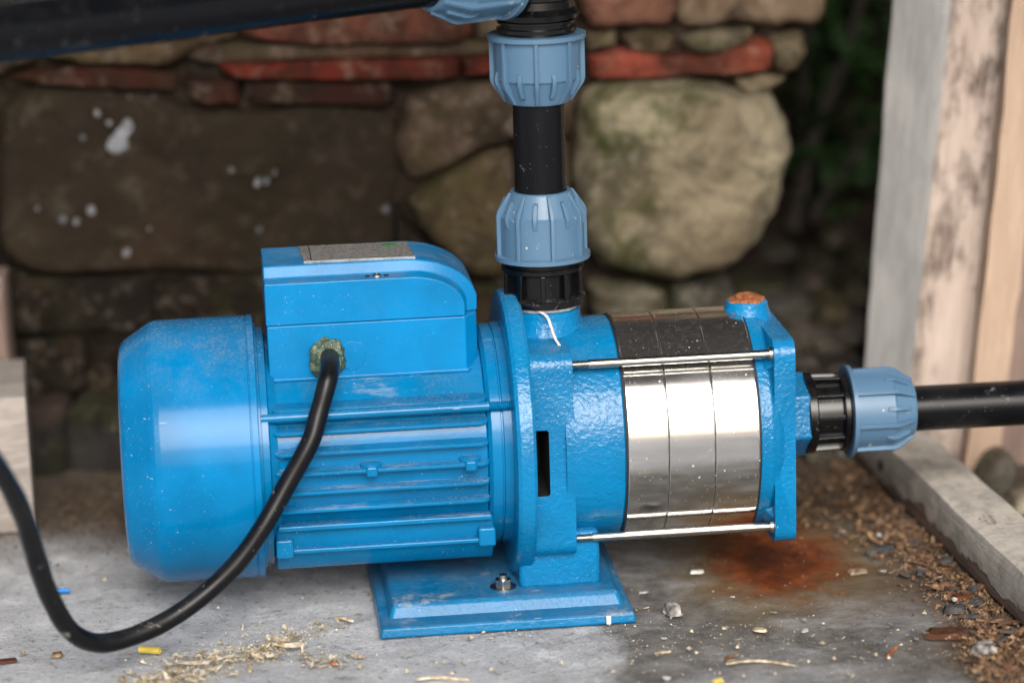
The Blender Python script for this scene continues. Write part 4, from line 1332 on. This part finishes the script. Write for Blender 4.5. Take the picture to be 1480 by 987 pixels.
def coupling_body(parent, z0, z1, r, nr=10, threads=True, top=1.0):
    """male adaptor: toothed hand-grip between two collars, then the threaded neck"""
    H_ = z1 - z0
    bm = bmesh.new()
    a, b = z0 + H_ * .18, z0 + H_ * .66
    pr = [(z0, r * .5), (z0, r * .9), (z0 + 2, r), (a - 2, r), (a, r * .96), (a + 1, r * .80), (b - 1, r * .80), (b, r * .94), (b + 2, r * .98), (b + H_ * .10, r * .98), (b + H_ * .12, r * .86), (z1 - 8, r * .86), (z1 - 7, r * .93), (z1 - 3, r * .93), (z1 - 2, r * .84), (z1 + 24, r * .84), (z1 + 24, r * .5)]
    lathe(bm, pr, 'z', 80, closed=True)
    o = from_bm('body', bm, 'black_fit', parent, ang=30)
    me = None
    for k in range(nr):
        if me is None:
            b2 = bmesh.new(); prism(b2, [(r * .75, a - 1), (r * .97, a - 1), (r * .95, b + 1), (r * .75, b + 1)], 'y', -r * .06, r * .06)
            bmesh.ops.recalc_face_normals(b2, faces=b2.faces); bmesh.ops.scale(b2, vec=(S,) * 3, verts=b2.verts)
            me = bpy.data.meshes.new('grip_rib'); b2.to_mesh(me); b2.free(); me.materials.append(M['black_fit'])
            for p in me.polygons: p.use_smooth = True
        rb = bpy.data.objects.new('grip_rib', me); COL.objects.link(rb); rb.parent = o
        rb.rotation_euler = (0, 0, 2 * pi * k / nr + .2)
        bv = rb.modifiers.new('bevel', 'BEVEL'); bv.width = 1.5 * S; bv.segments = 2; bv.limit_method = 'ANGLE'; bv.harden_normals = True
    bm = bmesh.new(); lathe(bm, [(r * .76, 0), (r * .80 + 1, 4.5), (r * .84, 4), (r * .85, 0)], 'x', 16, off=(0, 0, (a + b) / 2))
    kn = from_bm('knob', bm, 'black_fit', o); kn.rotation_euler = (0, 0, -pi / 2 + .45)
    return o

TILT = Vector((0.000, 0, 1))
dc = empty('pipe_coupling', label='black and blue compression coupling screwed upright into the top of the pump', cat='coupling', group='compression fittings')
coupling_body(dc, 188, 262, 60)
nut(dc, 254, 352, 67)
place(dc, (BX, 0, 0), TILT)
# riser pipe
bm = bmesh.new(); lathe(bm, [(300, 26), (300, 36.3), (560, 36.3), (560, 26)], 'z', 64, closed=True)
rp = from_bm('riser_pipe', bm, 'black_pipe'); place(rp, (BX, 0, 0), TILT)
tag(rp, 'short vertical black plastic pipe between the two upright blue nuts', 'pipe')
# elbow
EZ = 668
ED = Vector((-706, -436, 0)).normalized()
el = empty('pipe_elbow', label='black plastic elbow with two blue nuts at the top edge of the picture', cat='elbow', group='compression fittings')
place(el, (BX, 0, 0), TILT)
inv = el.matrix_world.inverted()
nu = nut(el, -98, 0, 68); nu.matrix_local = Matrix.Translation((0, 0, 478 * S)) @ Matrix.Rotation(pi, 4, 'X')
bm = bmesh.new()
lathe(bm, [(540, 30), (540, 49), (578, 49), (579, 56), (584, 56), (585, 50), (590, 50), (591, 55), (594, 55), (595, 50), (597, 50), (598, 60), (604, 61), (607, 58), (612, 53), (622, 52), (624, 54), (628, 54), (632, 51), (690, 50), (700, 46), (706, 30), (706, 0)], 'z', 72)
eb = from_bm('body', bm, 'black_fit', el, ang=32)
bm = bmesh.new()
lathe(bm, [(0, 0), (0, 48), (44, 48), (46, 55), (52, 55), (53, 50), (90, 49), (90, 30)], 'z', 64)
arm = from_bm('arm', bm, 'black_fit', el, ang=32)
# side nut and arm follow the pipe that comes towards the camera on the left
tmp = bpy.data.objects.new('t', None); COL.objects.link(tmp); place(tmp, (BX, 0, EZ), ED)
rel = inv @ tmp.matrix_world
bpy.data.objects.remove(tmp)
arm.matrix_local = rel
nu2 = nut(el, 56, 186, 67); nu2.matrix_local = rel
bm = bmesh.new(); lathe(bm, [(90, 26), (90, 36.5), (1250, 36.5), (1250, 26)], 'z', 64, closed=True)
op_ = from_bm('outlet_pipe', bm, 'black_pipe'); place(op_, (BX, 0, EZ), ED)
tag(op_, 'black plastic pipe running out at the top left towards the camera', 'pipe')
# suction side
sc = empty('suction_coupling', label='black and blue compression coupling on the suction end of the pump', cat='coupling', group='compression fittings')
coupling_body(sc, 426, 506, 59)
nut(sc, 490, 588, 66)
place(sc, (0, 0, 0), (1, 0, 0))
bm = bmesh.new(); lathe(bm, [(520, 24), (520, 33.2), (1500, 33.2), (1500, 24)], 'z', 64, closed=True)
sp = from_bm('suction_pipe', bm, 'black_pipe'); place(sp, (0, 0, 0), (1, 0, -0.004))
tag(sp, 'black plastic suction pipe running out of the picture at the right', 'pipe')

# ================================================================== LITTER
def in_px(rnd, regions):
    tot = sum(r[4] for r in regions)
    k = rnd.uniform(0, tot)
    for (cx, cy, sx, sy, w, ang) in regions:
        k -= w
        if k <= 0: break
    a, b = rnd.gauss(0, 1) * sx, rnd.gauss(0, 1) * sy
    return cx + a * cos(ang) - b * sin(ang), cy + a * sin(ang) + b * cos(ang)
def blocked(p):
    q = W2L @ Vector((p.x, p.y, AXH))
    if -216 * S < q.x < 149 * S and -212 * S < q.y < 212 * S: return True
    if p.y > .262 or p.y < -.5: return True
    bl = beam.matrix_world.inverted() @ p
    if abs(bl.y) < .0205 and bl.x > -0.01: return True
    if p.x < c0.x and p.y > c0.y: return True
    return False
def shavings(name, count, regions, lo, hi, mat, label, curl=1.0, seed=1, grain=0.5, heap=0.003, flat=.3):
    rnd = random.Random(seed)
    bm = bmesh.new()
    done = 0
    while done < count:
        px, py = in_px(rnd, regions)
        if not (-120 < px < 1640 and 560 < py < 1080): continue
        p = at_floor(px, py)
        if blocked(p): continue
        done += 1
        L = (lo + (hi - lo) * rnd.random() ** 2.2) * (1.8 if rnd.random() < .05 else 1)
        z = rnd.random() ** 2 * heap
        R = Matrix.Rotation(rnd.uniform(0, 6.28), 3, 'Z') @ Matrix.Rotation(rnd.gauss(0, flat), 3, 'X') @ Matrix.Rotation(rnd.gauss(0, flat), 3, 'Y')
        c = Vector((p.x, p.y, z + .0006))
        if rnd.random() < grain:            # crumb
            s = L * .38
            vs = [bm.verts.new(c + R @ Vector((s * a * rnd.uniform(.6, 1.2), s * b * rnd.uniform(.5, 1.1), s * (d + .6) * rnd.uniform(.4, .8)))) for a, b, d in ((1, 0, 0), (-.5, .8, 0), (-.5, -.8, 0), (0, 0, 1.1), (.1, .1, -.6))]
            for t in ((0, 1, 3), (1, 2, 3), (2, 0, 3), (1, 0, 4), (2, 1, 4), (0, 2, 4)): bm.faces.new([vs[q] for q in t])
        else:                               # curled flake
            w = L * rnd.uniform(.10, .32)
            cu = rnd.uniform(.1, 1.3) * curl
            tw = rnd.gauss(0, .5)
            n = 4
            prev = None
            rr = L / max(cu, .1)
            for i in range(n + 1):
                a = cu * (i / n - .5)
                q = Vector((rr * sin(a), 0, rr * (1 - cos(a)) * .6))
                t = tw * (i / n - .5)
                ww = w * (1 - .5 * abs(i / n - .5)) * rnd.uniform(.8, 1.1)
                e = Vector((0, ww * .5 * cos(t), ww * .5 * sin(t)))
                A, B = bm.verts.new(c + R @ (q - e)), bm.verts.new(c + R @ (q + e))
                if prev: bm.faces.new((prev[0], A, B, prev[1]))
                prev = (A, B)
    zmin = {}
    me = bpy.data.meshes.new(name)
    for v in bm.verts:
        if v.co.z < .0002: v.co.z = .0002 + .0003 * rnd.random()
    bm.to_mesh(me); bm.free()
    o = link(name, me, mat, ang=40)
    return tag(o, label, 'shavings', kind='stuff')
HEAP = [(300, 962, 62, 15, 5, -.28), (400, 935, 42, 7, 3, -.35), (475, 955, 22, 7, 1, 0), (225, 985, 50, 10, 2, -.2)]
shavings('pale_shavings', 420, HEAP, .003, .013, 'shaving', 'pale curled wood shavings on the concrete in front of the motor', seed=2, grain=0, heap=.0025, flat=.16)
shavings('pale_sawdust', 2600, HEAP, .0006, .0026, 'shaving', 'fine pale sawdust among the shavings in front of the motor', seed=8, grain=.7, heap=.0008, flat=.3)
BAT = [(1330, 790, 74, 26, 4, .78), (1270, 715, 60, 24, 3, .75), (1420, 875, 45, 18, 3, .75), (1450, 955, 40, 24, 3, .6), (1200, 735, 70, 20, 1.5, 0), (1290, 770, 70, 40, 1, .7)]
shavings('brown_shavings', 1000, BAT, .004, .015, 'shaving_brown', 'damp brown wood curls heaped along the floor batten', seed=3, heap=.004, grain=0, flat=.25)
shavings('brown_crumbs', 6500, BAT, .0010, .0055, 'shaving_brown', 'fine brown crumbs lying along the floor batten', seed=9, heap=.002, grain=.75, flat=.3)
shavings('crumbled_litter', 4200, [(100, 745, 90, 28, 3, 0), (60, 720, 120, 24, 2, 0), (170, 720, 60, 24, 1, 0), (150, 700, 200, 10, 1, 0)], .0009, .0045, 'shaving_dark', 'brown crumbled litter along the foot of the wall at the left', seed=4, grain=.75, heap=.003)
shavings('scattered_chips', 330, [(700, 950, 420, 26, 3, 0), (250, 880, 160, 50, 1.2, 0), (1050, 950, 160, 22, 2.5, 0), (520, 860, 90, 40, .5, 0), (960, 900, 50, 20, .6, 0)], .0012, .006, 'shaving', 'scattered pale wood chips and straw bits on the open concrete', seed=5, grain=.5, heap=.0004, flat=.12)
shavings('grit', 2000, [(760, 945, 330, 28, 3, 0), (200, 900, 200, 50, 1, 0), (1080, 945, 150, 28, 1.5, 0), (700, 915, 110, 8, 1, -.06)], .0006, .0022, 'grit', 'fine grey grit scattered over the concrete', seed=6, grain=1.0, heap=.0002)

def bits(name, count, regions, lo, hi, mat, label, seed):
    """flat broken bits, too many and too mixed to tell apart"""
    rnd = random.Random(seed)
    bm = bmesh.new()
    done = 0
    while done < count:
        px, py = in_px(rnd, regions)
        if not (-120 < px < 1640 and 560 < py < 1080): continue
        p = at_floor(px, py)
        if blocked(p): continue
        done += 1
        L = lo + (hi - lo) * rnd.random() ** 2
        W = L * rnd.uniform(.3, .8); T = L * rnd.uniform(.06, .18)
        R = Matrix.Rotation(rnd.uniform(0, 6.28), 3, 'Z') @ Matrix.Rotation(rnd.gauss(0, .25), 3, 'X')
        n = rnd.choice((5, 6, 7))
        ring = [(cos(2 * pi * q / n) * rnd.uniform(.7, 1.15) * L / 2, sin(2 * pi * q / n) * rnd.uniform(.7, 1.15) * W / 2) for q in range(n)]
        c = Vector((p.x, p.y, .001 + rnd.random() * .003))
        A = [bm.verts.new(c + R @ Vector((a, b, 0))) for a, b in ring]
        B = [bm.verts.new(c + R @ Vector((a * .88, b * .85, T * rnd.uniform(.7, 1.2)))) for a, b in ring]
        bm.faces.new(list(reversed(A))); bm.faces.new(B)
        for q in range(n): bm.faces.new((A[q], A[(q + 1) % n], B[(q + 1) % n], B[q]))
    for v in bm.verts:
        if v.co.z < .0002: v.co.z = .0002
    me = bpy.data.meshes.new(name); bm.to_mesh(me); bm.free()
    return tag(link(name, me, mat, smooth=False), label, 'litter', kind='stuff')
bits('bark_bits', 110, [(1330, 790, 75, 28, 4, .78), (1420, 890, 50, 20, 3, .75), (1440, 955, 40, 24, 2, .5), (1230, 715, 60, 24, 2, .5)], .003, .014, 'bark', 'dark bark and slate bits mixed into the shavings along the batten', 11)
bits('stone_bits', 60, [(1330, 800, 90, 40, 2, .7), (1000, 920, 130, 40, 2, 0), (200, 900, 200, 40, 1, 0), (700, 935, 200, 20, 1, 0)], .002, .007, 'grit', 'small grey stone bits strewn over the floor', 12)

def chip(name, px, py, L, W, T, ang, mat, label, cat, color=None, group=None, lift=0.0, jag=.2):
    p = at_floor(px, py)
    rnd = random.Random(int(px * 7 + py))
    n = 10
    poly = []
    for k in range(n):
        a = 2 * pi * k / n
        q = (abs(cos(a)) ** .5 * (1 if cos(a) > 0 else -1), abs(sin(a)) ** .5 * (1 if sin(a) > 0 else -1))
        j = 1 + rnd.uniform(-jag, jag)
        poly.append((q[0] * L / 2 * j, q[1] * W / 2 * j))
    bm = bmesh.new()
    prism(bm, poly, 'z', 0, T, .82)
    for v in bm.verts: v.co.z += T * .35 * nz(v.co, 180, px) * (1 if v.co.z > T * .5 else 0)
    o = from_bm(name, bm, mat, None, scale=1, ang=40)
    o.location = (p.x, p.y, .0002 + lift)
    o.rotation_euler = (0, 0, ang)
    if color: o.color = (*color, 1)
    return tag(o, label, cat, group)
def stick(name, px, py, L, r, ang, mat, label, cat, bend=.15, group=None):
    p = at_floor(px, py)
    bm = bmesh.new()
    pts = [Vector((L * (t / 6 - .5), bend * L * sin(pi * t / 6) , r + .3 * r * sin(t))) for t in range(7)]
    tube(bm, pts, [r * (.6 + .4 * sin(pi * (t + .7) / 7.4)) for t in range(7)], 7)
    o = from_bm(name, bm, mat, None, scale=1, ang=50)
    o.location = (p.x, p.y, .0003); o.rotation_euler = (0, 0, ang)
    return tag(o, label, cat, group)
bm = bmesh.new(); lathe(bm, [(-.0065, .0011), (-.0065, .0021), (.0065, .0021), (.0065, .0011)], 'x', 20, closed=True)
o = from_bm('yellow_sleeve', bm, 'yellow', None, scale=1); p = at_floor(217, 944); o.location = (p.x, p.y, .0022); o.rotation_euler = (0, 0, -.25)
tag(o, 'small yellow plastic sleeve lying in front of the black cable', 'plastic scrap')
bm = bmesh.new(); lathe(bm, [(-.0045, .001), (-.0045, .0017), (.0045, .0017), (.0045, .001)], 'x', 16, closed=True)
o = from_bm('blue_sleeve', bm, 'blueplastic', None, scale=1); p = at_floor(91, 857); o.location = (p.x, p.y, .0018); o.rotation_euler = (0, 0, .05)
tag(o, 'tiny blue plastic sleeve just behind the black cable at the left', 'plastic scrap')
chip('pebble', 973, 887, .010, .010, .006, .3, 'grit', 'small square grey pebble right of the base plate corner', 'pebble')
chip('tile_chip', 1370, 918, .026, .016, .003, -.2, 'brick', 'flat reddish-brown tile chip by the floor batten', 'chip', (.16, .06, .035))
chip('tile_crumb', 1392, 868, .012, .009, .004, .2, 'brick', 'small orange-red brick crumb close to the floor batten', 'chip', (.30, .10, .05))
chip('slate_chip', 1422, 944, .014, .012, .006, .7, 'grit', 'pale grey broken chip at the lower right in the shavings', 'chip')
chip('slate_flake', 1378, 884, .015, .008, .004, .1, 'stone', 'dark grey flake beside the small brick crumb', 'chip', (.10, .105, .11))
chip('bark_flake', 1270, 800, .022, .008, .004, .5, 'stone', 'dark bark flake lying past the rust stain', 'chip', (.09, .09, .095))
chip('shell', 1240, 828, .012, .007, .0022, .2, 'palewood', 'pale brown curled chip at the edge of the rust stain', 'chip')
chip('white_fleck', 1007, 828, .008, .004, .0015, 0, 'tape', 'small white fleck on the concrete left of the rust stain', 'chip')
chip('paint_flake', 1098, 911, .009, .006, .001, -.3, 'shaving', 'pale yellow flake on the bare floor below the rust stain', 'chip')
chip('seed_husk', 483, 960, .0045, .003, .0015, 0, 'rust', 'tiny red-brown husk beside the pale shavings', 'chip')
chip('brick_flake', 10, 956, .014, .006, .0012, .3, 'brick', 'thin red flake on the floor at the lower left corner', 'chip', (.12, .045, .036))
chip('crumb', 82, 948, .007, .006, .002, 0, 'shaving_brown', 'brown crumb on the floor under the bend of the cable', 'chip')
chip('orange_leaf', 1038, 985, .006, .005, .001, .5, 'yellow', 'tiny orange-yellow scrap at the bottom edge', 'chip')
stick('splinter', 1290, 945, .020, .0011, 1.15, 'rust', 'reddish-brown wood splinter on the bare floor at the lower right', 'splinter', .04)
stick('straw', 958, 945, .010, .0008, .35, 'shaving', 'short straw bit lower right of the base plate', 'splinter', .02)
stick('wood_curl', 1057, 953, .012, .0013, .8, 'shaving_brown', 'short brown stick at the bottom below the rust stain', 'splinter', .1)
stick('twig', 1100, 963, .040, .0008, -.15, 'shaving', 'long thin pale fibre at the bottom of the picture', 'splinter', .15)
stick('wood_sliver', 497, 898, .013, .0011, -.5, 'shaving', 'pale sliver on the floor beside the left corner of the base plate', 'splinter', .08)
stick('wood_strip', 640, 985, .03, .001, -.1, 'shaving', 'pale strip at the bottom edge in front of the base plate', 'splinter', .1)
